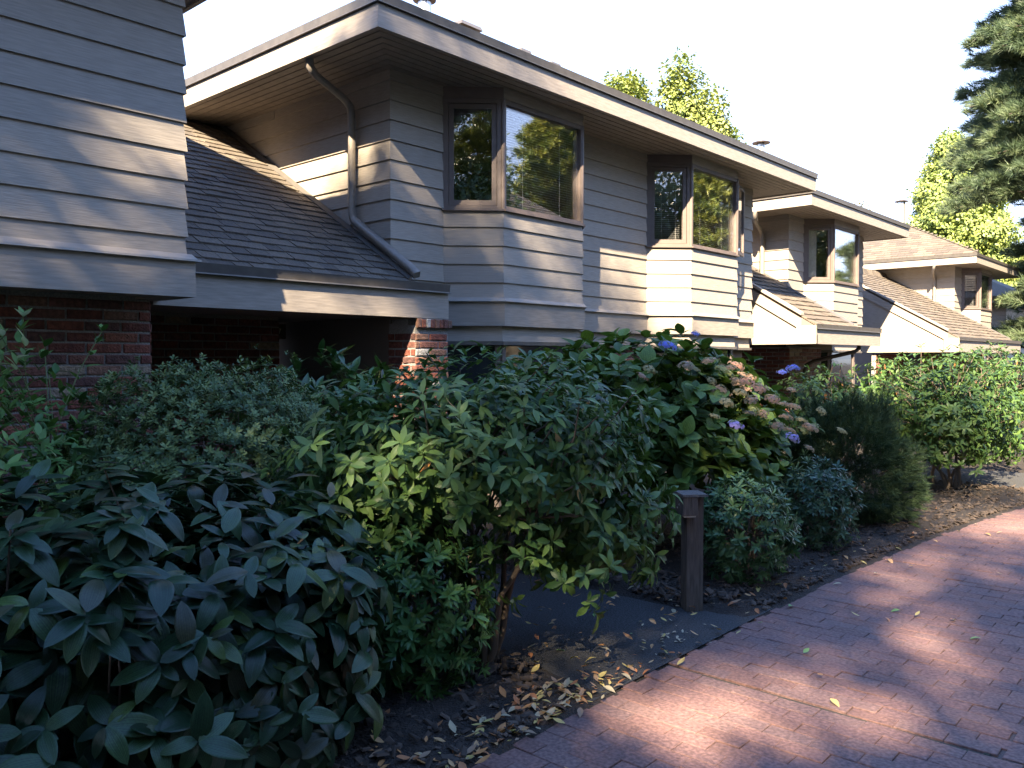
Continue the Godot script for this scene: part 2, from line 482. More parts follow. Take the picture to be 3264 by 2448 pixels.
# a two-storey unit with bay windows; d holds its measures
func townhouse(d: Dictionary) -> Node3D:
	var dy: float = d.dy
	var x0: float = d.x0
	var x1: float = d.x1
	var zf: float = d.zf
	var zb: float = zf - 6.4
	var ys := 4.14 + dy
	var sill := 3.01 + dy
	var head := 4.035 + dy
	var lip := 2.18 + dy
	var t := thing("townhouse", d.label, "house", Vector3((x0 + x1) / 2, 0, zf), "townhouses along the path")
	var pts := [Vector2(x0, zb), Vector2(x0, zf)]
	var win := {}
	for b in d.bays:
		win[pts.size()] = ["sash", b]
		win[pts.size() + 1] = ["fixed", b]
		win[pts.size() + 2] = ["right", b]
		pts.append_array([Vector2(b, zf), Vector2(b + 0.4, zf + 0.4), Vector2(b + 1.62, zf + 0.4), Vector2(b + 2.02, zf)])
	pts.append_array([Vector2(x1, zf), Vector2(x1, zb)])
	var inner := offset_line(pts, -0.1)
	var wl := MB.new()
	for i in pts.size() - 1:
		strip(wl, pts, i, -0.1, -0.003, lip - 0.03, sill - 0.024 if win.has(i) else ys)
		if win.has(i):
			strip(wl, pts, i, -0.1, -0.003, head, ys)
	strip(wl, [Vector2(x1, zb), Vector2(x0, zb)], 0, -0.1, 0.0, 0.0, ys)
	var wall := part("wall", wl.mesh(), M.backing, t)
	var front := range(0, pts.size() - 1)
	for i in front:
		for k in range(-6, 9):
			siding_course(wall, pts, i, sill + k * 0.173, 0.173, lip - 0.01, sill - 0.023 if win.has(i) else ys)
	# header boards over the windows, belt course, lip
	for i in range(0, pts.size() - 1):
		var mb := MB.new()
		if win.has(i):
			strip(mb, pts, i, -0.003, 0.016, head + 0.002, ys - 0.001)
			part("header_board", mb.mesh(), M.trim if win[i][0] == "fixed" else M.frame, wall)
		if i == 0 and not d.get("belt_left", false): continue
		mb = MB.new()
		strip(mb, pts, i, -0.1, 0.036, lip - 0.27, lip - 0.042)
		part("belt_board", mb.mesh(), M.trim, wall)
		mb = MB.new()
		strip(mb, pts, i, -0.1, 0.066, lip - 0.0415, lip - 0.03, 0.062)
		strip(mb, pts, i, -0.1, 0.05, lip - 0.0298, lip - 0.004, 0.03)
		part("belt_lip", mb.mesh(), M.trim, wall)
	# windows
	for i in win:
		var a: Vector2 = pts[i]
		var b: Vector2 = pts[i + 1]
		var style: String = win[i][0]
		window(t, a, b, sill, head, style != "fixed", d.blind if style == "fixed" or win[i][1] in d.get("blind_sides", []) else 0.0, style == "right" and win[i][1] in d.get("open", []))
	for i in win:
		if win[i][0] == "fixed":
			for q in [i, i + 1]:
				var cp := MB.new()
				var c: Vector2 = pts[q]
				cp.tube([p3(c, sill - 0.02), p3(c, head)], [0.026, 0.026], 8)
				part("corner_post", cp.mesh(), M.frame, t)
	if d.get("curtain", false):
		for b in d.bays:
			for s in 9:
				var cm := MB.new()
				var bx: float = b + 0.12 + s * 0.016
				cm.tube([Vector3(bx, sill + 0.03, zf + 0.0 + s * 0.016), Vector3(bx + 0.004, head - 0.05, zf + 0.0 + s * 0.016)], [0.014, 0.012], 5)
				part("curtain_fold", cm.mesh(), M.curtain, t)
	# rooms behind the glass
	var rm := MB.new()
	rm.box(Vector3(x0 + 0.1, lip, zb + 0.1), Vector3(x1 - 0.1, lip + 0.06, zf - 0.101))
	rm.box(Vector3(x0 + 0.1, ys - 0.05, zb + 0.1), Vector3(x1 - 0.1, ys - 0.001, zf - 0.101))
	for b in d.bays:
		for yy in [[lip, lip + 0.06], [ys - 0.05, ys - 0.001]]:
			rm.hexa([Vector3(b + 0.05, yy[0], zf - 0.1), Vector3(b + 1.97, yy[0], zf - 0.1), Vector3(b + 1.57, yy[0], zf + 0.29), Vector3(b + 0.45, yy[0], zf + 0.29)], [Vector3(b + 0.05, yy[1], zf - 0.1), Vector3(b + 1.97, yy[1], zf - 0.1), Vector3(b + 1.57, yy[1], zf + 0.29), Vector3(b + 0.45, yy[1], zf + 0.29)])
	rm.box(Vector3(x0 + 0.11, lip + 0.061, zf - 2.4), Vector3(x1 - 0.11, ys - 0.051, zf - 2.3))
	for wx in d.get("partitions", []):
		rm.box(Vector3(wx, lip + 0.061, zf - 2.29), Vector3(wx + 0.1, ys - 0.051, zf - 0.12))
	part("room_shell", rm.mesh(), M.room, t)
	# lower storey: a narrow run of siding, a ledge and recessed walls
	var low := MB.new()
	for i in range(1, pts.size() - 1):
		strip(low, pts, i, -0.2, -0.09, 0.0, lip - 0.27)
	strip(low, pts, 0, -0.2, -0.09, 0.0, lip - 0.031)
	var lw := part("lower_wall", low.mesh(), M.backing, t)
	for i in range(1, pts.size() - 1):
		siding_course(lw, offset_line(pts, -0.03), i, lip - 0.415, 0.19, lip - 0.415, lip - 0.268)
		var mb := MB.new()
		strip(mb, pts, i, -0.12, 0.015, lip - 0.45, lip - 0.417)
		part("ledge", mb.mesh(), M.metal, lw)
		if win.has(i):
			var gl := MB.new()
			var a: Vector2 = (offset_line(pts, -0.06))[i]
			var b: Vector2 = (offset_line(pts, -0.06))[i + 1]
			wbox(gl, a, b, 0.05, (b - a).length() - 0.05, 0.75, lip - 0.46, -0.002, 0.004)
			part("lower_pane", gl.mesh(), M.painted_dark_pane, lw)
			var pm := MB.new()
			wbox(pm, a, b, 0.0, 0.05, 0.7, lip - 0.45, -0.03, 0.03)
			wbox(pm, a, b, (b - a).length() - 0.05, (b - a).length(), 0.7, lip - 0.45, -0.03, 0.03)
			part("lower_frame", pm.mesh(), M.frame, lw)
	for q in d.get("bricks", []):
		brick_wall(lw, Vector2(q[0], zf - 0.04), Vector2(q[1], zf - 0.04), q[2], lip - 0.27, 0.3)
	# eaves, soffit, roof
	var o := 0.7
	var ring := [Vector2(x0 - o, zb), Vector2(x0 - o, zf + o), Vector2(x1 + o, zf + o), Vector2(x1 + o, zb)]
	var ry := ys + 0.235
	var ro := MB.new()
	var zr: float = zb + 0.2
	var half: float = (zf + o - zr) / 2.0
	var pitch: float = d.get("pitch", 0.5)
	var run_h: float = minf(half, (x1 - x0) / 2.0 + o)
	var ca := Vector3(x0 - o, ry, zr)
	var cb := Vector3(x0 - o, ry, zf + o)
	var cc := Vector3(x1 + o, ry, zf + o)
	var cd := Vector3(x1 + o, ry, zr)
	var up := run_h * pitch
	var ra: Vector3
	var rb: Vector3
	if half < (x1 - x0) / 2.0 + o:
		ra = Vector3(x0 - o + half, ry + up, zf + o - half)
		rb = Vector3(x1 + o - half, ry + up, zf + o - half)
		ro.quad(cb, cc, rb, ra)
		ro.quad(cd, ca, ra, rb)
		ro.tri(ca, cb, ra)
		ro.tri(cc, cd, rb)
	else:
		ra = Vector3((x0 + x1) / 2, ry + up, zf + o - run_h)
		rb = Vector3((x0 + x1) / 2, ry + up, zr + run_h)
		ro.tri(cb, cc, ra)
		ro.tri(cd, ca, rb)
		ro.quad(ca, cb, ra, rb)
		ro.quad(cc, cd, rb, ra)
	ro.quad(ca - Vector3(0, 0.2, 0), cd - Vector3(0, 0.2, 0), cc - Vector3(0, 0.2, 0), cb - Vector3(0, 0.2, 0))
	var roof := part("roof", ro.mesh(), M.roof_skin, t)
	roof_edge(roof, ring, ys)
	var wd := o / 8.0
	for k in 8:
		var r0 := k * wd + 0.006
		var r1 := (k + 1) * wd - 0.006
		var s0 := [Vector2(x0 - r0, zb), Vector2(x0 - r0, zf + r0), Vector2(x1 + r0, zf + r0), Vector2(x1 + r0, zb)]
		var s1 := [Vector2(x0 - r1, zb), Vector2(x0 - r1, zf + r1), Vector2(x1 + r1, zf + r1), Vector2(x1 + r1, zb)]
		for i in 3:
			var mb := MB.new()
			mb.hexa([p3(s0[i], ys), p3(s0[i + 1], ys), p3(s1[i + 1], ys), p3(s1[i], ys)], [p3(s0[i], ys + 0.014), p3(s0[i + 1], ys + 0.014), p3(s1[i + 1], ys + 0.014), p3(s1[i], ys + 0.014)])
			part("soffit_board", mb.mesh(), M.soffit, roof)
	if d.get("shingled", false):
		# the hip face towards the viewer, laid with shingles
		var sl := sqrt(1.0 + pitch * pitch)
		var dv := Vector3(1, pitch, 0) / sl
		shingle_plane(roof, ca + Vector3(0, 0.004, 0), Vector3(0, 0, 1), dv, run_h * sl, func(v: float): return minf(v / sl, half), func(v: float): return cb.z - ca.z - v / sl, 0.17, 0.24, M.shingles, 260)
		var hip := MB.new()
		for k in 14:
			var p := cb.lerp(ra, k / 14.0)
			var q := cb.lerp(ra, (k + 1.25) / 14.0)
			hip = MB.new()
			var sd := Vector3(0.09, -0.02, 0.09)
			hip.hexa([p + Vector3(0.0, 0.0, 0), p + sd * Vector3(-1, 1, 1), q + sd * Vector3(-1, 1, 1), q], [p + Vector3(0, 0.035, 0), p + sd * Vector3(-1, 1, 1) + Vector3(0, 0.03, 0), q + sd * Vector3(-1, 1, 1) + Vector3(0, 0.012, 0), q + Vector3(0, 0.014, 0)])
			part("hip_cap", hip.mesh(), M.shingles[k % 4], roof)
	return t

func flue(parent: Node3D, at: Vector3, r: float, h: float, cap: float) -> void:
	var mb := MB.new()
	mb.tube([at - Vector3(0, 0.3, 0), at + Vector3(0, h, 0)], [r, r], 14)
	var f := part("flue", mb.mesh(), M.flue, parent)
	mb = MB.new()
	mb.tube([at + Vector3(0, h + 0.02, 0), at + Vector3(0, h + 0.035, 0), at + Vector3(0, h + 0.07, 0)], [cap, cap, cap * 0.35], 16)
	for k in 3:
		var a := TAU * k / 3.0
		mb.tube([at + Vector3(cos(a) * r, h - 0.03, sin(a) * r), at + Vector3(cos(a) * r, h + 0.03, sin(a) * r)], [0.006, 0.006], 4)
	part("flue_cap", mb.mesh(), M.pipe_dark, f)

func box_vent(parent: Node3D, at: Vector3, s: float, h: float) -> void:
	var mb := MB.new()
	mb.box(at + Vector3(-s * 0.4, -0.3, -s * 0.4), at + Vector3(s * 0.4, h - 0.05, s * 0.4))
	var p := Vector3(s * 0.62, 0, s * 0.62)
	mb.hexa([at + Vector3(-p.x, h - 0.049, -p.z), at + Vector3(p.x, h - 0.049, -p.z), at + Vector3(p.x, h - 0.049, p.z), at + Vector3(-p.x, h - 0.049, p.z)],
		[at + Vector3(-p.x * 0.9, h, -p.z * 0.9), at + Vector3(p.x * 0.9, h, -p.z * 0.9), at + Vector3(p.x * 0.9, h, p.z * 0.9), at + Vector3(-p.x * 0.9, h, p.z * 0.9)])
	part("roof_vent", mb.mesh(), M.metal, parent)

func porch(house: Node3D, d: Dictionary) -> Node3D:
	var x0: float = d.x0
	var x1: float = d.x1
	var z0: float = d.z0
	var z1: float = d.z1
	var yt: float = d.yt     # top of the roof at the eave
	var s: float = d.slope
	var yb: float = d.yb     # bottom of the fascia
	var mb := MB.new()
	var ytop := yt - 0.03 + s * (z0 - z1)
	mb.hexa([Vector3(x0, yt - 0.13, z0 - 0.04), Vector3(x1, yt - 0.13, z0 - 0.04), Vector3(x1, ytop - 0.1, z1), Vector3(x0, ytop - 0.1, z1)], [Vector3(x0, yt - 0.03, z0 - 0.02), Vector3(x1, yt - 0.03, z0 - 0.02), Vector3(x1, ytop, z1), Vector3(x0, ytop, z1)])
	var roof := part("porch_roof", mb.mesh(), M.backing, house)
	var sl := sqrt(1 + s * s)
	var dv := Vector3(0, s, -1) / sl
	var w := x1 - x0
	shingle_plane(roof, Vector3(x0, yt - 0.03, z0 - 0.0), Vector3(1, 0, 0), dv, (z0 - z1) * sl, func(_v: float): return 0.0, func(_v: float): return w, d.e, d.w, d.mats, d.most, d.get("thick", 0.02))
	# fascia and metal edge
	var line := [Vector2(x0, z0 - 1.4), Vector2(x0, z0), Vector2(d.xf, z0)] if d.side else [Vector2(x0, z0), Vector2(d.xf, z0)]
	for i in range(1 if d.side else 0, line.size() - 1):
		var fm := MB.new()
		strip(fm, line, i, -0.045, 0.0, yb, yt - 0.075)
		part("fascia_board", fm.mesh(), M.trim, roof)
		fm = MB.new()
		strip(fm, line, i, -0.04, 0.014, yt - 0.063, yt + 0.004, 0.024)
		strip(fm, line, i, -0.04, 0.036, yt - 0.0735, yt - 0.0632, 0.034)
		part("edge_flashing", fm.mesh(), M.metal, roof)
	# ceiling under the roof
	var cm := MB.new()
	cm.box(Vector3(x0 + 0.02, yb + 0.03, z1), Vector3(maxf(x1, d.xf) - 0.02, yb + 0.06, z0 - 0.046))
	part("porch_ceiling", cm.mesh(), M.soffit, roof)
	if d.side:
		# the exposed side of the lean-to: a clad triangle, a rake board and the shingle ends over it
		var zk: float = d.z_side
		var sm := MB.new()
		var yk := yt - 0.16 + s * (z0 - zk)
		sm.hexa([Vector3(x0, yb, z0 - 0.0), Vector3(x0 + 0.05, yb, z0), Vector3(x0 + 0.05, yb, zk), Vector3(x0, yb, zk)], [Vector3(x0, yt - 0.16, z0), Vector3(x0 + 0.05, yt - 0.16, z0), Vector3(x0 + 0.05, yk, zk), Vector3(x0, yk, zk)])
		part("side_panel", sm.mesh(), M.siding, roof)
		var rk := MB.new()
		var q := func(x: float, z: float, up: float) -> Vector3: return Vector3(x, yt + s * (z0 - z) + up, z)
		var ze := z0 - 0.22
		rk.hexa([q.call(x0 - 0.03, ze, -0.22), q.call(x0 - 0.001, ze, -0.22), q.call(x0 - 0.001, zk, -0.22), q.call(x0 - 0.03, zk, -0.22)], [q.call(x0 - 0.03, ze, -0.05), q.call(x0 - 0.001, ze, -0.05), q.call(x0 - 0.001, zk, -0.05), q.call(x0 - 0.03, zk, -0.05)])
		part("rake_board", rk.mesh(), M.trim, roof)
		rk = MB.new()
		rk.hexa([q.call(x0 - 0.045, ze, 0.005), q.call(x0 + 0.07, ze, 0.005), q.call(x0 + 0.07, zk, 0.005), q.call(x0 - 0.045, zk, 0.005)], [q.call(x0 - 0.045, ze, 0.05), q.call(x0 + 0.07, ze, 0.05), q.call(x0 + 0.07, zk, 0.05), q.call(x0 - 0.045, zk, 0.05)])
		part("rake_flashing", rk.mesh(), M.trim, roof)
		rk = MB.new()
		rk.box(Vector3(x0 - 0.034, yb + 0.001, z0 - 0.3), Vector3(x0 - 0.001, yt - 0.02, z0 + 0.01))
		part("eave_return", rk.mesh(), M.trim, roof)
	# flashing where the roof meets the wall of the house
	var wm := MB.new()
	var qq := func(x: float, z: float, up: float) -> Vector3: return Vector3(x, yt - 0.03 + s * (z0 - z) + up, z)
	wm.hexa([qq.call(x1 - 0.07, z0 - 0.06, 0.01), qq.call(x1 - 0.03, z0 - 0.06, 0.01), qq.call(x1 - 0.03, z1, 0.01), qq.call(x1 - 0.07, z1, 0.01)], [qq.call(x1 - 0.07, z0 - 0.06, 0.03), qq.call(x1 - 0.03, z0 - 0.06, 0.06), qq.call(x1 - 0.03, z1, 0.06), qq.call(x1 - 0.07, z1, 0.03)])
	part("wall_flashing", wm.mesh(), M.metal, roof)
	return roof

# ---------- plants ----------
# a leaf along +x with its face up: widest at a share of its length, folded along the midrib, arching down
func leaf_mesh(l: float, w: float, widest: float, fold: float, arch: float, nu := 6, nv := 4, pleat := 0.0, tip := 1.0) -> ArrayMesh:
	var st := SurfaceTool.new()
	st.begin(Mesh.PRIMITIVE_TRIANGLES)
	st.set_smooth_group(0)
	var p := log(0.5) / log(widest)
	for i in nu + 1:
		var t := float(i) / nu
		var ww := w * 0.5 * pow(maxf(0.0, sin(PI * pow(clampf(t, 0.0, 1.0), p))), tip)
		if i == 0: ww = w * 0.05
		for j in nv + 1:
			var s := 2.0 * j / nv - 1.0
			var y := absf(s) * ww * fold - arch * l * t * t
			y += pleat * ww * absf(sin(s * TAU)) * sin(PI * t)
			st.set_uv(Vector2(t, s * 0.5 + 0.5))
			st.add_vertex(Vector3(l * (t - arch * arch * t * t * 0.5), y, s * ww))
	for i in nu:
		for j in nv:
			var a := i * (nv + 1) + j
			var b := a + nv + 1
			for k in [a, b, a + 1, a + 1, b, b + 1]:
				st.add_index(k)
	st.generate_normals()
	return st.commit()

func leaf_turn(dir: Vector3, face: Vector3) -> Basis:
	var x := dir.normalized()
	var y := (face - x * face.dot(x))
	if y.length() < 0.02: y = Vector3(0.1, 1, 0.1) - x * Vector3(0.1, 1, 0.1).dot(x)
	y = y.normalized()
	return Basis(x, y, x.cross(y))

func random_dir() -> Vector3:
	var z := rng.randf_range(-1, 1)
	var a := rng.randf() * TAU
	var r := sqrt(1 - z * z)
	return Vector3(r * cos(a), z, r * sin(a))

# leaves set round a shoot
func whorl(out: Array, p: Vector3, d: Vector3, count: int, spread: float, size: float, up := 0.5, jitter := 0.3, step := 0.0) -> void:
	var a := d.cross(Vector3(0.3, 0.1, 0.9)).normalized()
	var b := d.cross(a)
	var ph := rng.randf() * TAU
	for k in count:
		var t := ph + TAU * k / count + rng.randf_range(-jitter, jitter)
		var el := spread + rng.randf_range(-jitter, jitter)
		var ld := d * cos(el) + (a * cos(t) + b * sin(t)) * sin(el)
		var fc := (d + Vector3.UP * up + random_dir() * 0.18).normalized()
		out.append(Transform3D(leaf_turn(ld, fc).scaled_local(Vector3.ONE * size * rng.randf_range(0.6, 1.15)), p - d * step * k))

# points on and under the lumpy surface of a shrub
func shoots(c: Vector3, r: Vector3, count: int, sd: int, lump: float, inner := 0.35, low := -0.6, square := 1.0) -> Array:
	var f := FastNoiseLite.new()
	f.seed = sd
	f.frequency = 0.9
	f.fractal_octaves = 3
	var out := []
	while out.size() < count:
		var d := random_dir()
		if d.y < low: continue
		var q := Vector3(signf(d.x) * pow(absf(d.x), square), signf(d.y) * pow(absf(d.y), square), signf(d.z) * pow(absf(d.z), square))
		var k := 1.0 + lump * f.get_noise_3dv(d * 1.6)
		var depth := 1.0 - inner * pow(rng.randf(), 2.0)
		if rng.randf() < 0.05: depth = 1.0 + rng.randf() * 0.16
		var p := c + q * r * k * depth
		if p.y < 0.04: continue
		out.append([p, (d * r.y / r + Vector3(0, 0.35, 0) + random_dir() * 0.3).normalized(), depth])
	return out

func tones(base: Vector3, spread: float, warm: float, count := 6) -> Array:
	var out := []
	for k in count:
		var t := float(k) / (count - 1)
		var b := base * (1.0 - spread + 2.0 * spread * t)
		out.append(Vector3(b.x * (1.0 + warm * t), b.y, b.z * (1.0 - 0.3 * warm * t)))
	return out

# puts leaves under a plant: the ones that show largest as parts of their own, the rest joined
func dress(t: Node3D, called: String, meshes: Array, leaves: Array, cols: Array, rough: float, most: int, back := 0.3, tex: Texture2D = null, spec := 0.5) -> void:
	var order := []
	for l in leaves:
		var p: Vector3 = t.position + l.origin
		var q := p - cam_pos
		var z := q.dot(cam_fwd)
		var seen := z > 0.3 and absf(q.dot(cam_right)) < z * 0.66 and absf(q.y) < z * 0.5
		order.append([q.length() + (0.0 if seen else 50.0) + (p.distance_to(t.position + Vector3(0, 0.5, 0)) * -0.6), l])
	if most > 0:
		order.sort_custom(func(a, b): return a[0] < b[0])
	var mats := []
	for c in cols:
		var m := leaf_mat(c, rough, back, spec)
		if tex: m.albedo_texture = tex
		mats.append(m)
	var shared := leaf_mat(Vector3.ONE, rough, back, spec)
	if tex: shared.albedo_texture = tex
	var rest := []
	var tint := []
	for k in meshes.size():
		rest.append([])
		tint.append([])
	for i in order.size():
		var k := rng.randi() % meshes.size()
		var ci := rng.randi() % cols.size()
		if i < most:
			var o := MeshInstance3D.new()
			o.name = called
			o.mesh = meshes[k]
			o.material_override = mats[ci]
			o.transform = order[i][1]
			t.add_child(o, true)
		else:
			rest[k].append(order[i][1])
			tint[k].append(Color(cols[ci].x, cols[ci].y, cols[ci].z))
	for k in meshes.size():
		if rest[k].size() > 0:
			joined("foliage", meshes[k], shared, t, rest[k], tint[k])

# stems that rise from the foot, fork into crooked limbs and end in twigs at the shoots
func stems(t: Node3D, mat_: Material, tips: Array, foot: Array, r0: float, r1: float, bend := 0.3, limbs := 7) -> void:
	var mb := MB.new()
	var mid := Vector3.ZERO
	for p in tips: mid += p / tips.size()
	var ends := []
	for k in limbs:
		var a: Vector3 = foot[k % foot.size()]
		var tip: Vector3 = tips[(k * 7) % tips.size()]
		var e := a.lerp(tip.lerp(mid, 0.35), 0.72)
		var pts := []
		var rad := []
		var bow := Vector3(rng.randf_range(-1, 1), 0, rng.randf_range(-1, 1)) * (e - a).length() * 0.12
		for s in 7:
			var u := s / 6.0
			var q := a.lerp(e, u)
			q.y = lerpf(a.y, e.y, pow(u, 1.0 - bend))
			q += bow * sin(PI * u) + (random_dir() * (e - a).length() * 0.035 if s > 0 else Vector3.ZERO)
			pts.append(q)
			rad.append(lerpf(r0, r0 * 0.4, u))
		mb.tube(pts, rad, 6, false)
		ends.append(pts)
	for i in tips.size():
		var b: Vector3 = tips[i]
		var best: Vector3 = ends[0][6]
		for e in ends:
			for s in [3, 4, 5, 6]:
				if (e[s] as Vector3).distance_to(b) < best.distance_to(b) and (e[s] as Vector3).y < b.y + 0.05: best = e[s]
		var pts := []
		var rad := []
		var side := random_dir() * (b - best).length() * 0.1
		for k in 4:
			var s := k / 3.0
			pts.append(best.lerp(b, s) + side * sin(PI * s))
			rad.append(lerpf(minf(r0 * 0.35, 0.007), r1, s))
		mb.tube(pts, rad, 4, false)
	var o := MeshInstance3D.new()
	o.name = "stems"
	o.mesh = mb.mesh()
	o.material_override = mat_
	t.add_child(o, true)
	o.set_meta("kind", "stuff")

func cluster_mesh(leaf: Mesh, count: int, r: float, sd: int, size := 1.0, flat := 1.0) -> ArrayMesh:
	var rr := RandomNumberGenerator.new()
	rr.seed = sd
	var st := SurfaceTool.new()
	st.begin(Mesh.PRIMITIVE_TRIANGLES)
	for k in count:
		var z := rr.randf_range(-0.5, 1)
		var a := rr.randf() * TAU
		var q := sqrt(maxf(0.0, 1 - z * z))
		var d := Vector3(q * cos(a), z, q * sin(a))
		var p := d * r * sqrt(rr.randf()) * Vector3(1, flat, 1)
		st.append_from(leaf, 0, Transform3D(leaf_turn(d + Vector3(0, -0.2, 0), Vector3(rr.randf_range(-0.6, 0.6), 1, rr.randf_range(-0.6, 0.6))).scaled_local(Vector3.ONE * size * rr.randf_range(0.7, 1.2)), p))
	return st.commit()

# one rosette of small leaves, used over and over on fine-leaved shrubs
func rosette_mesh(leaf: Mesh, count: int, spread: float, sd: int, layers := 2) -> ArrayMesh:
	var rr := RandomNumberGenerator.new()
	rr.seed = sd
	var st := SurfaceTool.new()
	st.begin(Mesh.PRIMITIVE_TRIANGLES)
	for k in count:
		var t := TAU * k * 0.382 + rr.randf_range(-0.3, 0.3)
		var el := spread * (0.6 + 0.5 * float(k) / count) + rr.randf_range(-0.2, 0.2)
		var d := Vector3(sin(el) * cos(t), cos(el), sin(el) * sin(t))
		st.append_from(leaf, 0, Transform3D(leaf_turn(d, Vector3(0, 1, 0)).scaled_local(Vector3.ONE * rr.randf_range(0.7, 1.1)), Vector3(0, -0.012 * layers * k / count, 0)))
	return st.commit()

func turn_up(d: Vector3) -> Basis:
	var y := d.normalized()
	var x := y.cross(Vector3(0.2, 0.1, 0.97)).normalized()
	return Basis(x, y, x.cross(y)) * Basis(Vector3.UP, rng.randf() * TAU)

# a shrub of rosettes
func fine_shrub(called: String, label: String, foot: Vector3, c: Vector3, r: Vector3, count: int, meshes: Array, cols: Array, rough: float, lump := 0.25, inner := 0.3, low := -0.6, square := 1.0, group := "", spec := 0.34, back := 0.3) -> Node3D:
	var t := thing(called, label, "shrub", foot, group)
	var sh := shoots(c, r, count, rng.randi() % 1000, lump, inner, low, square)
	var ls := []
	var tips := []
	for s in sh:
		ls.append(Transform3D(turn_up(s[1]).scaled_local(Vector3.ONE * rng.randf_range(0.75, 1.15)), s[0]))
		if tips.size() < 60 and s[2] < 0.9: tips.append(s[0] - s[1] * 0.03)
	dress(t, "leaf", meshes, ls, cols, rough, 0, back, null, spec)
	stems(t, M.twig, tips, [Vector3(0.03, 0, 0), Vector3(-0.04, 0, 0.03), Vector3(0, 0, -0.05)], 0.012, 0.003, 0.2)
	return t

# ---------- trees ----------
func limb(mb: MB, a: Vector3, b: Vector3, r0: float, r1: float, sag := 0.0) -> void:
	var pts := []
	var rad := []
	for k in 7:
		var s := k / 6.0
		pts.append(a.lerp(b, s) + Vector3(0, sag * sin(PI * s), 0) + (random_dir() * (b - a).length() * 0.012 if k in [1, 2, 3, 4, 5] else Vector3.ZERO))
		rad.append(lerpf(r0, r1, s))
	mb.tube(pts, rad, 7, false)

# a leafy tree: blobs = [centre, radii, clumps]; every blob is reached by a limb
func leafy_tree(called: String, label: String, foot: Vector3, height: float, trunk_r: float, blobs: Array, meshes: Array, cols: Array, group := "", gap := 0.0, back := 0.45, sd := 5, keep: Variant = null) -> Node3D:
	var t := thing(called, label, "tree", foot, group)
	var mb := MB.new()
	limb(mb, Vector3.ZERO - Vector3(0, 0.2, 0), Vector3(0, height * 0.86, 0), trunk_r, trunk_r * 0.16)
	for b in blobs:
		var c: Vector3 = b[0]
		limb(mb, Vector3(0, maxf(height * 0.15, c.y - Vector2(c.x, c.z).length() * 0.7 - 0.8), 0), c, trunk_r * 0.33, trunk_r * 0.07, 0.1)
		for k in 3:
			limb(mb, c * Vector3(0.6, 1, 0.6) - Vector3(0, 0.3, 0), c + random_dir() * (b[1] as Vector3) * 0.7, trunk_r * 0.12, trunk_r * 0.04)
	var o := MeshInstance3D.new()
	o.name = "trunk"
	o.mesh = mb.mesh()
	o.material_override = M.bark
	t.add_child(o, true)
	var f := FastNoiseLite.new()
	f.seed = sd
	f.frequency = 0.55
	f.fractal_octaves = 2
	var ts := []
	var cl := []
	for k in meshes.size():
		ts.append([])
		cl.append([])
	for b in blobs:
		for k in int(b[2]):
			var p: Vector3 = b[0] + random_dir() * (b[1] as Vector3) * pow(rng.randf(), 0.42)
			if gap > 0.0 and f.get_noise_3dv(p) < gap - 0.5: continue
			if keep != null and not keep.call(p + foot): continue
			var m := rng.randi() % meshes.size()
			var d: Vector3 = (p - (b[0] as Vector3)).normalized() + Vector3(0, 0.5, 0)
			ts[m].append(Transform3D(turn_up(d).scaled_local(Vector3.ONE * rng.randf_range(0.7, 1.25)), p))
			var c: Vector3 = cols[rng.randi() % cols.size()]
			cl[m].append(Color(c.x, c.y, c.z))
	var lm := leaf_mat(Vector3.ONE, 0.5, back)
	for k in meshes.size():
		if ts[k].size() > 0:
			joined("crown", meshes[k], lm, t, ts[k], cl[k])
	return t

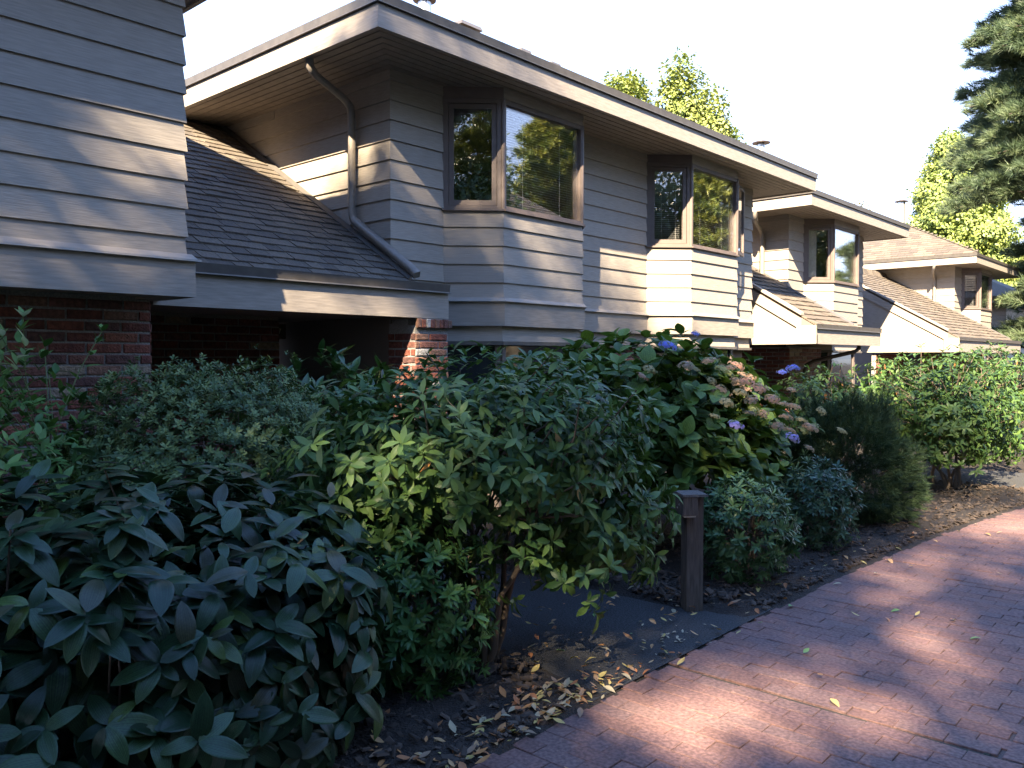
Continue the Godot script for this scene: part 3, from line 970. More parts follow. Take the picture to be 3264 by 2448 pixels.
# a conifer: tiers of limbs that carry tufts along their outer part
func conifer(called: String, label: String, foot: Vector3, height: float, trunk_r: float, base_h: float, spread: float, tiers: int, per: int, tufts: int, meshes: Array, cols: Array, droop := -0.2, group := "", taper := 1.0, from_angle := 0.0, arc := TAU) -> Node3D:
	var t := thing(called, label, "tree", foot, group)
	var mb := MB.new()
	limb(mb, Vector3(0, -0.2, 0), Vector3(0, height, 0), trunk_r, trunk_r * 0.08)
	var ts := []
	var cl := []
	for k in meshes.size():
		ts.append([])
		cl.append([])
	for i in tiers:
		var h := lerpf(base_h, height * 0.985, pow(float(i) / tiers, 0.9))
		var len := spread * pow(1.0 - (h - base_h) / (height - base_h), taper) + 0.25
		var ph := rng.randf() * TAU
		for k in per:
			var a := from_angle + (fposmod(ph + TAU * k / per + rng.randf_range(-0.3, 0.3), TAU) / TAU) * arc
			var l := len * rng.randf_range(0.7, 1.15)
			var root := Vector3(0, h, 0)
			var end := Vector3(cos(a) * l, h + l * droop + rng.randf_range(-0.2, 0.3), sin(a) * l)
			limb(mb, root, end, trunk_r * 0.22 * (0.3 + 0.7 * l / spread), 0.012, l * 0.06)
			for q in int(tufts * (0.35 + 0.65 * l / spread)):
				var s := pow(rng.randf(), 0.6)
				if s < 0.18: continue
				var side := Vector3(-sin(a), 0, cos(a)) * rng.randf_range(-1, 1) * l * 0.26 * (1.1 - s * 0.6)
				var p := root.lerp(end, s) + Vector3(0, l * 0.06 * sin(PI * s), 0) + side + Vector3(0, rng.randf_range(-0.12, 0.16), 0)
				var m := rng.randi() % meshes.size()
				var d := Vector3(cos(a), 0.35, sin(a)) + random_dir() * 0.5 + side.normalized() * 0.3
				ts[m].append(Transform3D(turn_up(d).scaled_local(Vector3.ONE * rng.randf_range(0.7, 1.25)), p))
				var c: Vector3 = cols[rng.randi() % cols.size()]
				cl[m].append(Color(c.x, c.y, c.z))
	var o := MeshInstance3D.new()
	o.name = "trunk"
	o.mesh = mb.mesh()
	o.material_override = M.bark
	t.add_child(o, true)
	var lm := leaf_mat(Vector3.ONE, 0.55, 0.25)
	for k in meshes.size():
		if ts[k].size() > 0:
			joined("crown", meshes[k], lm, t, ts[k], cl[k])
	return t

func needle_tuft(count: int, l: float, w: float, sd: int, cone := 1.1) -> ArrayMesh:
	var rr := RandomNumberGenerator.new()
	rr.seed = sd
	var mb := MB.new()
	for k in count:
		var t := rr.randf() * TAU
		var el := rr.randf() * cone
		var d := Vector3(sin(el) * cos(t), cos(el), sin(el) * sin(t))
		var s := d.cross(Vector3(rr.randf_range(-1, 1), 0.3, rr.randf_range(-1, 1))).normalized() * w
		var b := Vector3(0, rr.randf_range(-0.5, 0.25) * l, 0)
		mb.tri(b - s, b + s, b + d * l * rr.randf_range(0.7, 1.1))
	return mb.mesh()

func _ready() -> void:
	rng.seed = 20240917
	# --- camera, sky, sun, exposure ---
	var cam := Camera3D.new()
	cam.name = "camera"
	add_child(cam)
	cam.position = cam_pos
	cam.fov = 49.48
	cam.near = 0.05
	cam.far = 400.0
	cam.look_at_from_position(cam_pos, cam_pos + cam_fwd * cos(0.03026) + Vector3(0, -sin(0.03026), 0), Vector3.UP)
	cam.current = true
	var env := Environment.new()
	env.background_mode = Environment.BG_SKY
	var sm := ProceduralSkyMaterial.new()
	sm.sky_top_color = Color(0.075, 0.152, 0.36).linear_to_srgb()
	sm.sky_horizon_color = Color(0.31, 0.36, 0.45).linear_to_srgb()
	sm.sky_curve = 0.3
	sm.ground_bottom_color = Color(0.1, 0.09, 0.08).linear_to_srgb()
	sm.ground_horizon_color = Color(0.3, 0.32, 0.34).linear_to_srgb()
	sm.sun_angle_max = 30.0
	var sky := Sky.new()
	sky.sky_material = sm
	env.sky = sky
	env.background_energy_multiplier = 1.0
	env.tonemap_mode = Environment.TONE_MAPPER_LINEAR
	env.tonemap_exposure = 7.6
	env.sdfgi_enabled = true
	env.ssao_enabled = true
	env.ssil_enabled = true
	var we := WorldEnvironment.new()
	we.name = "environment"
	we.environment = env
	add_child(we)
	var sun := DirectionalLight3D.new()
	sun.name = "sun"
	add_child(sun)
	var to_sun := Vector3(-2.1, 1.82, 1.0).normalized()
	sun.look_at_from_position(to_sun * 50.0, Vector3.ZERO, Vector3.UP)
	sun.light_energy = 1.6
	sun.light_color = Color(1.0, 0.92, 0.79)
	sun.light_angular_distance = 0.53
	sun.shadow_enabled = true

	make_materials()
	make_shared()
	ground()
	houses()
	far_side()
	trees()
	shrubs()
	details()

func make_shared() -> void:
	M.brick_full = []
	M.brick_half = []
	for k in 3: M.brick_full.append(brick_mesh(k + 1, 0.203, 0.0535, 0.012, 0.006))
	for k in 2: M.brick_half.append(brick_mesh(k + 11, 0.1, 0.0535, 0.012, 0.006))
	M.shingle_mesh = []
	M.shingle_corners = []
	for k in 4: M.shingle_mesh.append(shingle_mesh(k + 21))
	M.corbel = [brick_mesh(41, 0.049, 0.075, 0.03, 0.006), brick_mesh(42, 0.049, 0.072, 0.028, 0.006)]
	M.roof_skin = mat("roof shingles", Vector3(0.16, 0.125, 0.095), 0.9, noise_tex(0.03, 0.6, 1.0, 31, 4), Vector3(1, 4, 1))
	M.moss = mat("mossy joint", Vector3(0.06, 0.06, 0.035), 0.95, noise_tex(0.05, 0.5, 1.0, 33, 4), Vector3(2, 2, 2))
	var lg := mat("pane painted with room darkness", Vector3(0.02, 0.022, 0.025), 0.05)  # darkness of the unlit room behind is painted into these opaque panes
	M.painted_dark_pane = lg

# ---------- ground ----------
# where the path's near edge runs: straight, then bending away
func edge_z(x: float) -> float:
	return minf(-2.3 + 0.4 * pow(maxf(0.0, x - 5.0) / 5.3, 2.0), 1.4)

func ground() -> void:
	var g := MB.new()
	# gently uneven bed between path and houses, flat beyond
	var f := FastNoiseLite.new()
	f.seed = 9
	f.frequency = 0.9
	var st := SurfaceTool.new()
	st.begin(Mesh.PRIMITIVE_TRIANGLES)
	st.set_smooth_group(0)
	var nx := 110
	var nz := 28
	for i in nx + 1:
		for j in nz + 1:
			var x := -3.0 + 24.0 * i / nx
			var z := edge_z(x) + 0.08 - 3.7 * j / nz
			var edge := clampf((edge_z(x) + 0.01 - z) / 0.3, 0.0, 1.0)
			var walk := minf(absf(x - 3.95) - 0.75, absf(x - 12.6) - 0.9)
			var y := 0.012 + edge * 0.05 * clampf(walk / 0.4, 0.0, 1.0) + edge * clampf(walk * 3.0, 0.0, 1.0) * 0.03 * f.get_noise_2d(x * 3.0, z * 3.0) - (0.03 if j == 0 else 0.0)
			if walk < 0.0: y = -0.01
			st.add_vertex(Vector3(x, y, z))
	for i in nx:
		for j in nz:
			var a := i * (nz + 1) + j
			var b := a + nz + 1
			for k in [a, a + 1, b, b, a + 1, b + 1]: st.add_index(k)
	st.generate_normals()
	var soil := part("soil_bed", st.commit(), M.soil, self)
	soil.set_meta("kind", "structure")
	g.quad(Vector3(-220, -0.05, 220), Vector3(260, -0.05, 220), Vector3(260, -0.05, -220), Vector3(-220, -0.05, -220))
	var gr := part("ground", g.mesh(), M.soil, self)
	gr.set_meta("kind", "structure")
	# brick path
	var base := MB.new()
	for k in 70:
		var xa := -12.0 + k * 0.5
		var xb := xa + 0.5
		base.hexa([Vector3(xa, -0.06, edge_z(xa)), Vector3(xb, -0.06, edge_z(xb)), Vector3(xb, -0.06, 3.0), Vector3(xa, -0.06, 3.0)], [Vector3(xa, -0.012, edge_z(xa)), Vector3(xb, -0.012, edge_z(xb)), Vector3(xb, -0.012, 3.0), Vector3(xa, -0.012, 3.0)])
	var path := part("brick_path", base.mesh(), M.joint, self)
	path.set_meta("kind", "structure")
	var variants := []
	for k in 4:
		var bm := brick_mesh(60 + k, 0.0985, 0.1985, 0.045, 0.0025)
		variants.append(bm)
	var all := []
	var x := 0.0
	var row := 0
	while x < 13.0:
		var z := -2.27 + (0.0 if row % 2 == 0 else -0.1)
		while z < 1.6:
			var gapx := 0.014 if (x > 3.77 and x < 3.79) else 0.0
			var s := maxf(z, edge_z(x) + 0.01)
			var ln := z + 0.1985 - s
			if ln > 0.04:
				var hgt := rng.randf_range(-0.003, 0.002)
				var p := Vector3(x + gapx, -0.047 + hgt, s + ln)
				var q := p - cam_pos
				var depth := q.dot(cam_fwd)
				if depth > 2.6 and absf(q.dot(cam_right)) < depth * 0.75:
					all.append([depth, Transform3D(Basis(Vector3(1, rng.randf_range(-0.016, 0.016), 0), Vector3(0, rng.randf_range(-0.012, 0.012), -ln / 0.1985), Vector3(0, 1, 0)), p), rng.randi() % 4, rng.randi() % 5])
			z += 0.2015
			if absf(z + 0.79) < 0.1: z += 0.016 if z > -0.79 else 0.0
		x += 0.1015
		if row == 36: x += 0.016
		row += 1
	all.sort_custom(func(a, b): return a[0] < b[0])
	var rest := {}
	for i in all.size():
		var it: Array = all[i]
		if i < 300:
			placed("brick", variants[it[2]], M.pavers[it[3]], path, it[1])
		else:
			if not rest.has(it[3]): rest[it[3]] = []
			rest[it[3]].append(it)
	var am := ArrayMesh.new()
	for k in rest:
		var s2 := SurfaceTool.new()
		s2.begin(Mesh.PRIMITIVE_TRIANGLES)
		for it in rest[k]: s2.append_from(variants[it[2]], 0, it[1])
		s2.commit(am)
		am.surface_set_material(am.get_surface_count() - 1, M.pavers[k])
	part("brick_courses", am, null, path).set_meta("kind", "stuff")
	# dark mossy filling of the two wide joints
	var jm := MB.new()
	jm.box(Vector3(3.735, -0.03, edge_z(3.7) + 0.02), Vector3(3.765, -0.006, 2.9))
	jm.box(Vector3(1.5, -0.03, -0.806), Vector3(3.73, -0.0062, -0.784))
	jm.box(Vector3(3.77, -0.03, -0.806), Vector3(12.5, -0.0062, -0.784))
	part("joint_filling", jm.mesh(), M.moss, path)
	# side walks from the path to the porches, flared where they meet it
	for w in [[3.95, 0.68], [12.6, 0.8]]:
		var sw := MB.new()
		var c: float = w[0]
		var h: float = w[1]
		var prev := []
		for k in 15:
			var t := k / 14.0
			var zz := -2.285 - t * 3.4
			var fl := 0.42 * pow(clampf(1.0 - t * 5.0, 0.0, 1.0), 1.8)
			zz += edge_z(c) + 2.3
			var wob := 0.025 * sin(t * 31.0 + c) + 0.02 * sin(t * 13.0)
			var l := Vector3(c - h - fl * 0.4 + wob, 0.004, zz)
			var r := Vector3(c + h + fl - wob * 0.7, 0.004, zz)
			if k > 0:
				sw.quad(prev[0], prev[1], r, l)
				sw.quad(prev[1], prev[1] - Vector3(0, 0.06, 0), r - Vector3(0, 0.06, 0), r)
				sw.quad(l, l - Vector3(0, 0.06, 0), prev[0] - Vector3(0, 0.06, 0), prev[0])
			prev = [l, r]
		part("sidewalk", sw.mesh(), M.asphalt, self).set_meta("kind", "structure")

# ---------- houses ----------
func houses() -> void:
	# the near unit: an overhanging upper storey over a brick base
	var dy := 0.07
	var zf := -4.9
	var x1 := 2.46
	var a := thing("townhouse", "nearest townhouse with taupe lap siding overhanging a dark brick base", "house", Vector3(0, 0, zf), "townhouses along the path")
	var pts := [Vector2(-4.0, zf), Vector2(x1, zf), Vector2(x1, -11.5)]
	var mb := MB.new()
	for i in 2: strip(mb, pts, i, -0.12, -0.003, 2.0, 4.3)
	var wall := part("wall", mb.mesh(), M.backing, a)
	for i in 2:
		for k in range(0, 12):
			siding_course(wall, pts, i, 2.207 + dy - 0.05 + (k - 0.35) * 0.173, 0.173, 2.2, 4.27)
		mb = MB.new()
		strip(mb, pts, i, -0.12, 0.05, 1.975, 2.19)
		part("belt_board", mb.mesh(), M.trim, wall)
		mb = MB.new()
		strip(mb, pts, i, -0.12, 0.078, 2.1905, 2.203, 0.075)
		strip(mb, pts, i, -0.12, 0.062, 2.2032, 2.236, 0.035)
		part("belt_lip", mb.mesh(), M.trim, wall)
	mb = MB.new()
	mb.box(Vector3(-4, 1.99, -5.4), Vector3(x1 - 0.01, 2.02, zf - 0.02))
	part("overhang_soffit", mb.mesh(), M.soffit, wall)
	brick_wall(a, Vector2(-1.2, -5.3), Vector2(2.43, -5.3), 0.55, 1.99, 0.0, [0, 1, 3, 6, 1, 0, 2, 6, 3, 5, 4])
	brick_wall(a, Vector2(2.43, -5.3), Vector2(2.43, -6.6), 0.55, 1.99, 0.5)
	mb = MB.new()
	mb.box(Vector3(-4, 0, -5.5), Vector3(2.41, 0.55, -5.302))
	part("foundation", mb.mesh(), M.mortar, a)
	# its eave
	mb = MB.new()
	var ys := 4.14 + 0.14
	mb.quad(Vector3(-4, ys + 0.24, zf + 0.7), Vector3(x1 + 0.7, ys + 0.24, zf + 0.7), Vector3(x1 + 0.7, ys + 0.24, -11.5), Vector3(-4, ys + 0.24, -11.5))
	mb.quad(Vector3(-4, ys + 0.02, zf + 0.7), Vector3(-4, ys + 0.02, -11.5), Vector3(x1 + 0.7, ys + 0.02, -11.5), Vector3(x1 + 0.7, ys + 0.02, zf + 0.7))
	var roof := part("roof", mb.mesh(), M.roof_skin, a)
	roof_edge(roof, [Vector2(-4, zf + 0.7), Vector2(x1 + 0.7, zf + 0.7), Vector2(x1 + 0.7, -11.5)], ys)
	for k in 8:
		mb = MB.new()
		var r0 := k * 0.0875 + 0.004
		var r1 := (k + 1) * 0.0875 - 0.004
		mb.box(Vector3(x1 + r0, ys, -11.5), Vector3(x1 + r1, ys + 0.014, zf + r0))
		part("soffit_board", mb.mesh(), M.soffit, roof)
		mb = MB.new()
		mb.box(Vector3(-4, ys, zf + r0), Vector3(x1 + r0, ys + 0.014, zf + r1))
		part("soffit_board", mb.mesh(), M.soffit, roof)

	# the unit with two bay windows
	var b := townhouse({label = "two-storey taupe townhouse with two angled bay windows and deep eaves", x0 = 4.79, x1 = 11.78, zf = -5.74, dy = 0.0, bays = [5.42, 8.9], blind = 1.0, open = [8.9], blind_sides = [8.9], bricks = [[7.42, 8.88, 1.2]], partitions = [8.1]})
	var roof_b: Node3D = b.find_child("roof", false, false)
	flue(roof_b, Vector3(6.34, 5.36, -7.0), 0.075, 0.2, 0.13)
	box_vent(roof_b, Vector3(7.42, 5.52, -7.5), 0.3, 0.22)
	box_vent(roof_b, Vector3(8.65, 5.58, -7.6), 0.17, 0.22)
	box_vent(roof_b, Vector3(9.3, 5.58, -7.6), 0.17, 0.21)
	porch(b, {x0 = 2.475, x1 = 4.775, xf = 5.12, z0 = -5.35, z1 = -8.7, yt = 2.247, yb = 1.95, slope = 0.6, e = 0.13, w = 0.16, mats = M.shingles, most = 290, side = false})
	# downspout from the eave, down the side wall and along the porch roof
	mb = MB.new()
	mb.tube([Vector3(4.16, 4.15, -6.04), Vector3(4.17, 4.08, -6.05), Vector3(4.24, 4.03, -6.07), Vector3(4.62, 3.93, -6.17), Vector3(4.7, 3.88, -6.19), Vector3(4.715, 3.8, -6.195), Vector3(4.715, 2.93, -6.2), Vector3(4.715, 2.86, -6.17), Vector3(4.72, 2.8, -6.08), Vector3(4.74, 2.36, -5.4), Vector3(4.74, 2.31, -5.34)], [0.042, 0.042, 0.042, 0.042, 0.042, 0.042, 0.042, 0.042, 0.042, 0.042, 0.044], 4)
	part("downspout", mb.mesh(), M.pipe, b)
	# brick pier with a corbelled cap under the porch fascia
	var pier := Node3D.new()
	pier.name = "brick_pier"
	b.add_child(pier)
	brick_wall(pier, Vector2(4.76, -5.385), Vector2(5.14, -5.385), 0.0, 1.89, 0.25, [0, 2, 4, 0, 6, 1, 2, 7, 4])
	brick_wall(pier, Vector2(4.765, -5.74), Vector2(4.765, -5.386), 0.0, 1.89, 0.6, [0, 1, 6, 3, 0])
	mb = MB.new()
	mb.box(Vector3(4.77, 0, -5.74), Vector3(5.135, 1.945, -5.49))
	part("pier_core", mb.mesh(), M.mortar, pier)
	for k in 8:
		placed("brick", M.corbel[k % 2], M.bricks[[4, 2, 7, 6, 4, 2, 6, 4][k]], pier, Transform3D(Basis(), Vector3(4.755 + k * 0.0515, 1.868, -5.375)))
	# recessed porch: brick wall, dark door, numbers
	brick_wall(b, Vector2(2.44, -6.6), Vector2(4.2, -6.6), 0.6, 1.975, 0.2, [0, 1, 3, 6, 1, 0, 5, 6, 3, 1])
	mb = MB.new()
	mb.box(Vector3(2.44, 0, -6.75), Vector3(4.19, 0.6, -6.602))
	mb.box(Vector3(4.1, 0, -8.3), Vector3(4.19, 1.97, -6.7))
	mb.box(Vector3(2.44, -0.02, -8.4), Vector3(4.8, 0.03, -5.7))
	part("porch_recess", mb.mesh(), M.siding2, b)
	mb = MB.new()
	mb.box(Vector3(4.2, 0.03, -7.72), Vector3(4.78, 1.975, -7.66))
	var dr := part("door", mb.mesh(), M.door, b)
	mb = MB.new()
	mb.tube([Vector3(4.72, 0.98, -7.65), Vector3(4.72, 0.98, -7.6), Vector3(4.66, 0.98, -7.59)], [0.012, 0.012, 0.01], 8)
	part("handle", mb.mesh(), M.number, dr)
	mb = MB.new()
	mb.box(Vector3(4.19, 1.79, -6.98), Vector3(4.5, 1.93, -6.95))
	var pq := part("number_plate", mb.mesh(), M.door, b)
	var tm := TextMesh.new()
	tm.text = "57"
	tm.font_size = 22
	tm.pixel_size = 0.0034
	tm.depth = 0.006
	placed("number", tm, M.number, pq, Transform3D(Basis(), Vector3(4.4, 1.862, -6.944)))

	# the next unit, set lower, and its porch
	var c := townhouse({label = "sunlit townhouse beyond the two-bay house, one bay with a curtain", x0 = 14.15, x1 = 17.8, zf = -6.2, dy = -0.01, bays = [14.79], blind = 0.0, curtain = true, bricks = [], belt_left = false})
	flue(c.find_child("roof", false, false), Vector3(15.12, 5.14, -7.18), 0.07, 0.55, 0.17)
	porch(c, {x0 = 12.4, x1 = 14.14, xf = 15.25, z0 = -4.98, z1 = -8.1, yt = 2.125, yb = 1.825, slope = 0.6, e = 0.17, w = 0.2, mats = M.shingles, most = 150, side = true, z_side = -7.0, thick = 0.03})
	brick_wall(c, Vector2(13.56, -5.9), Vector2(14.9, -5.9), 0.7, 1.8, 0.1, [5, 4, 5, 6, 4, 5])
	brick_wall(c, Vector2(13.56, -7.4), Vector2(13.56, -5.901), 0.7, 1.8, 0.4, [1, 3, 6, 0])
	mb = MB.new()
	mb.tube([Vector3(14.53, 1.86, -5.09), Vector3(14.53, 1.77, -5.10), Vector3(14.47, 1.72, -5.15), Vector3(13.99, 1.56, -5.66), Vector3(13.91, 1.49, -5.75), Vector3(13.90, 1.41, -5.77), Vector3(13.90, -0.01, -5.77)], [0.035, 0.035, 0.035, 0.035, 0.035, 0.035, 0.035], 8)
	part("downspout", mb.mesh(), M.pipe_dark, c)
	mb = MB.new()
	mb.tube([Vector3(13.46, 4.12, -6.49), Vector3(13.48, 4.04, -6.50), Vector3(13.57, 3.99, -6.54), Vector3(14.00, 3.89, -6.65), Vector3(14.08, 3.83, -6.65), Vector3(14.08, 3.74, -6.65), Vector3(14.08, 2.99, -6.65)], [0.045, 0.045, 0.045, 0.045, 0.045, 0.045, 0.045], 4)
	part("downspout", mb.mesh(), M.pipe, c)

	# the unit after that, with its hipped shingle roof in view
	var e := townhouse({label = "far townhouse with a hipped tan shingle roof and sunlit porch side", x0 = 25.2, x1 = 29.4, zf = -6.3, dy = 0.0, bays = [25.9], blind = 1.0, blind_sides = [25.9], shingled = true, bricks = []})
	flue(e.find_child("roof", false, false), Vector3(26.72, 5.57, -8.17), 0.11, 0.75, 0.2)
	porch(e, {x0 = 19.9, x1 = 25.19, xf = 26.1, z0 = -4.86, z1 = -8.2, yt = 2.075, yb = 1.745, slope = 0.58, e = 0.17, w = 0.2, mats = M.shingles, most = 200, side = true, z_side = -7.6, thick = 0.03})
	for k in 12:
		mb = MB.new()
		var rx := 21.4 + k * 0.32
		mb.hexa([Vector3(rx, 3.92, -8.04), Vector3(rx + 0.34, 3.92, -8.04), Vector3(rx + 0.34, 3.92, -8.28), Vector3(rx, 3.92, -8.28)], [Vector3(rx, 4.08, -8.1), Vector3(rx + 0.34, 4.05, -8.1), Vector3(rx + 0.34, 4.05, -8.22), Vector3(rx, 4.08, -8.22)])
		part("ridge_cap", mb.mesh(), M.shingles[k % 4], e)
	mb = MB.new()
	mb.tube([Vector3(24.51, 4.14, -6.62), Vector3(24.52, 4.06, -6.64), Vector3(24.62, 4.01, -6.68), Vector3(25.06, 3.91, -6.79), Vector3(25.15, 3.84, -6.79), Vector3(25.15, 3.75, -6.79), Vector3(25.15, 3.15, -6.79)], [0.045, 0.045, 0.045, 0.045, 0.045, 0.045, 0.045], 4)
	part("downspout", mb.mesh(), M.pipe, e)
	brick_wall(e, Vector2(19.98, -6.62), Vector2(22.19, -6.62), 0.7, 1.72, 0.3, [2, 4, 0, 6])
	brick_wall(e, Vector2(22.19, -6.29), Vector2(22.19, -5.63), 0.7, 1.72, 0.0, [4, 5, 4])
	brick_wall(e, Vector2(22.19, -5.63), Vector2(25.61, -5.63), 0.7, 1.72, 0.0, [2, 4, 0, 6])
	mb = MB.new()
	mb.tube([Vector3(24.95, 1.78, -4.97), Vector3(24.95, 1.69, -4.97), Vector3(24.84, 1.60, -5.08), Vector3(24.29, 1.47, -5.46), Vector3(24.22, 1.38, -5.52), Vector3(24.22, -0.06, -5.52)], [0.035, 0.035, 0.035, 0.035, 0.035, 0.035], 8)
	part("downspout", mb.mesh(), M.pipe_dark, e)

	townhouse({label = "farthest grey townhouse half hidden behind the pine", x0 = 35.0, x1 = 41.0, zf = -7.0, dy = -0.5, bays = [], blind = 0.0, bricks = []})

# what stands across the path, behind the viewer, and is mirrored in the glass
func far_side() -> void:
	for q in [[-9.5, 1.2, 5.2, "opposite townhouse behind the viewer with a steep dark shingle roof"], [19.0, 28.0, 6.0, "opposite townhouse mirrored in the front bay panes"]]:
		var x0: float = q[0]
		var x1: float = q[1]
		var z0: float = q[2]
		var t := thing("opposite_townhouse", q[3], "house", Vector3((x0 + x1) / 2, 0, z0), "townhouses across the path")
		var mb := MB.new()
		mb.box(Vector3(x0, 0, z0), Vector3(x1, 4.2, z0 + 9.0))
		part("wall", mb.mesh(), M.siding, t)
		mb = MB.new()
		var o := 0.7
		var a := Vector3(x0 - o, 4.3, z0 - o)
		var b := Vector3(x1 + o, 4.3, z0 - o)
		var c := Vector3(x1 + o, 4.3, z0 + 9.7)
		var d := Vector3(x0 - o, 4.3, z0 + 9.7)
		var ra := Vector3(x0 + 4.4, 7.9, z0 + 4.5)
		var rb := Vector3(x1 - 4.4, 7.9, z0 + 4.5)
		mb.quad(b, a, ra, rb)
		mb.quad(d, c, rb, ra)
		mb.tri(a, d, ra)
		mb.tri(c, b, rb)
		mb.quad(a, b, c, d)
		var roof := part("roof", mb.mesh(), M.shingles[1], t)
		roof_edge(roof, [Vector2(b.x, b.z), Vector2(a.x, a.z)], 4.1)
		var sl := (ra - Vector3(ra.x, 4.3, a.z))
		var h := sl.length()
		sl = sl.normalized()
		var tot := b.x - a.x
		var cut := ra.x - a.x
		shingle_plane(roof, a, Vector3(1, 0, 0), sl, h, func(v: float): return v / h * cut, func(v: float): return tot - v / h * cut, 0.2, 0.5, M.shingles, 0, 0.03)

# ---------- trees ----------
func trees() -> void:
	var leaf := leaf_mesh(0.11, 0.075, 0.45, 0.15, 0.15, 2, 2)
	var clumps := [cluster_mesh(leaf, 16, 0.3, 1), cluster_mesh(leaf, 16, 0.3, 2), cluster_mesh(leaf, 14, 0.26, 3)]
	var big_leaf := leaf_mesh(0.19, 0.13, 0.45, 0.15, 0.15, 2, 2)
	var far_clumps := [cluster_mesh(big_leaf, 12, 0.26, 4), cluster_mesh(big_leaf, 12, 0.28, 5)]
	# behind the house: upright yellow-green crowns
	var blobs := []
	for q in [[-2.8, 12.0, 0.5, 1.3, 3.0, 1100], [-1.2, 12.5, -0.4, 1.1, 2.8, 900], [0.6, 13.0, 0.3, 1.15, 3.2, 800], [1.9, 11.8, 0.2, 1.15, 2.9, 800], [3.1, 10.2, -0.2, 1.25, 2.6, 800], [0.5, 8.5, 0, 3.2, 3.0, 900]]:
		blobs.append([Vector3(q[0] * 0.668, q[1], q[0] * 0.744 + q[2]), Vector3(q[3], q[4], q[3]), q[5]])
	leafy_tree("poplar_tree", "yellow-green upright tree rising behind the two-bay house roof", Vector3(34.6, 0, -21.4), 14.0, 0.3, blobs, far_clumps, tones(Vector3(0.19, 0.26, 0.075), 0.25, 0.25), "trees behind the houses", 0.18)
	blobs = []
	for k in 26:
		var h := 1.8 + k * 0.445
		var r := 5.0 * (1.0 - h / 14.8) + 0.45
		var a := k * 2.4
		blobs.append([Vector3(cos(a) * r * 0.55, h, sin(a) * r * 0.55), Vector3(r * 0.75, 1.0, r * 0.75), 70 + int(190 * r)])
	leafy_tree("maple_tree", "bright yellow-green conical tree beyond the hipped roof", Vector3(50.5, 0, -12.6), 13.4, 0.25, blobs, far_clumps, tones(Vector3(0.2, 0.28, 0.075), 0.25, 0.2), "trees behind the houses", 0.18)
	blobs = []
	for k in 9:
		blobs.append([Vector3(rng.randf_range(-2.5, 2.5), rng.randf_range(2.5, 7.0), rng.randf_range(-2, 2)), Vector3(1.6, 1.2, 1.6), 170])
	leafy_tree("shade_tree", "low green tree between the hipped house and the pine", Vector3(52.0, 0, -7.2), 7.5, 0.2, blobs, far_clumps, tones(Vector3(0.15, 0.19, 0.05), 0.3, 0.2), "trees behind the houses", 0.2)
	leafy_tree("small_tree", "thin yellowish treetop just over the middle roof edge", Vector3(52.0, 0, -18.4), 11.5, 0.14, [[Vector3(0, 10.0, 0), Vector3(0.7, 1.2, 0.7), 60], [Vector3(0.9, 9.4, 0.9), Vector3(0.6, 0.8, 0.6), 40], [Vector3(-1.2, 9.6, -1), Vector3(0.5, 0.8, 0.5), 30]], far_clumps, tones(Vector3(0.2, 0.2, 0.05), 0.3, 0.2), "trees behind the houses")
	# pine at the edge of the view
	var tufts := [needle_tuft(46, 0.3, 0.008, 1), needle_tuft(46, 0.28, 0.008, 2), needle_tuft(40, 0.32, 0.009, 3)]
	conifer("pine_tree", "tall dark blue-green pine rising out of the picture at the edge of the view", Vector3(29.1, 0, -3.97), 15.2, 0.26, 6.4, 3.3, 26, 8, 105, tufts, tones(Vector3(0.072, 0.122, 0.066), 0.35, 0.3), -0.1, "", 0.38)
	conifer("pine_tree", "shorter pine whose lower branches show at the picture edge below the tall one", Vector3(31.0, 0, -3.0), 8.4, 0.2, 2.4, 3.4, 16, 8, 90, tufts, tones(Vector3(0.072, 0.122, 0.066), 0.35, 0.3), -0.06, "", 0.5)
	# trees beside the path behind the viewer: they shade the bed, the path and the near houses
	var shade := [cluster_mesh(leaf, 22, 0.42, 11, 1.3), cluster_mesh(leaf, 22, 0.42, 12, 1.3)]
	var green := tones(Vector3(0.06, 0.1, 0.03), 0.3, 0.2)
	# gaps in the crowns, given across the sun's direction, through which patches of sun reach the ground and the walls
	var gaps := [[-0.55, 2.32, 0.26], [-0.73, 2.40, 0.31], [-0.24, 2.35, 0.27], [0.21, 2.29, 0.22], [0.61, 2.32, 0.22], [0.96, 3.22, 0.30], [0.84, 3.25, 0.22], [1.08, 3.18, 0.24], [0.75, 3.08, 0.15], [0.85, 2.84, 0.19], [0.94, 3.92, 0.22], [0.80, 3.94, 0.14], [1.14, 4.32, 0.14], [1.72, 4.32, 0.18], [2.13, 5.46, 0.44], [2.30, 5.35, 0.44], [0.01, 2.73, 0.09], [0.46, 2.82, 0.12], [0.82, 2.70, 0.10], [-0.38, 2.03, 0.21], [-0.14, 2.09, 0.18], [-3.37, 4.91, 0.34], [-3.21, 5.10, 0.30], [-2.90, 5.50, 0.28], [-3.70, 3.91, 0.23], [-3.61, 4.08, 0.18], [-3.42, 4.38, 0.17], [-3.73, 3.72, 0.23], [-3.51, 4.12, 0.13], [-1.50, 2.93, 0.26], [-0.81, 3.57, 0.18], [-2.21, 4.74, 0.40], [-2.16, 2.80, 0.20], [-1.70, 2.23, 0.20], [-0.07, 4.37, 0.22], [-0.00, 5.23, 0.26], [-0.18, 5.38, 0.24], [0.17, 5.45, 0.22], [-2.18, 6.90, 0.20], [-2.02, 7.31, 0.26]]
	var across := Vector3(0.43, 0, 0.9028)
	var aslant := Vector3(0.5568, 0.7871, -0.2651)
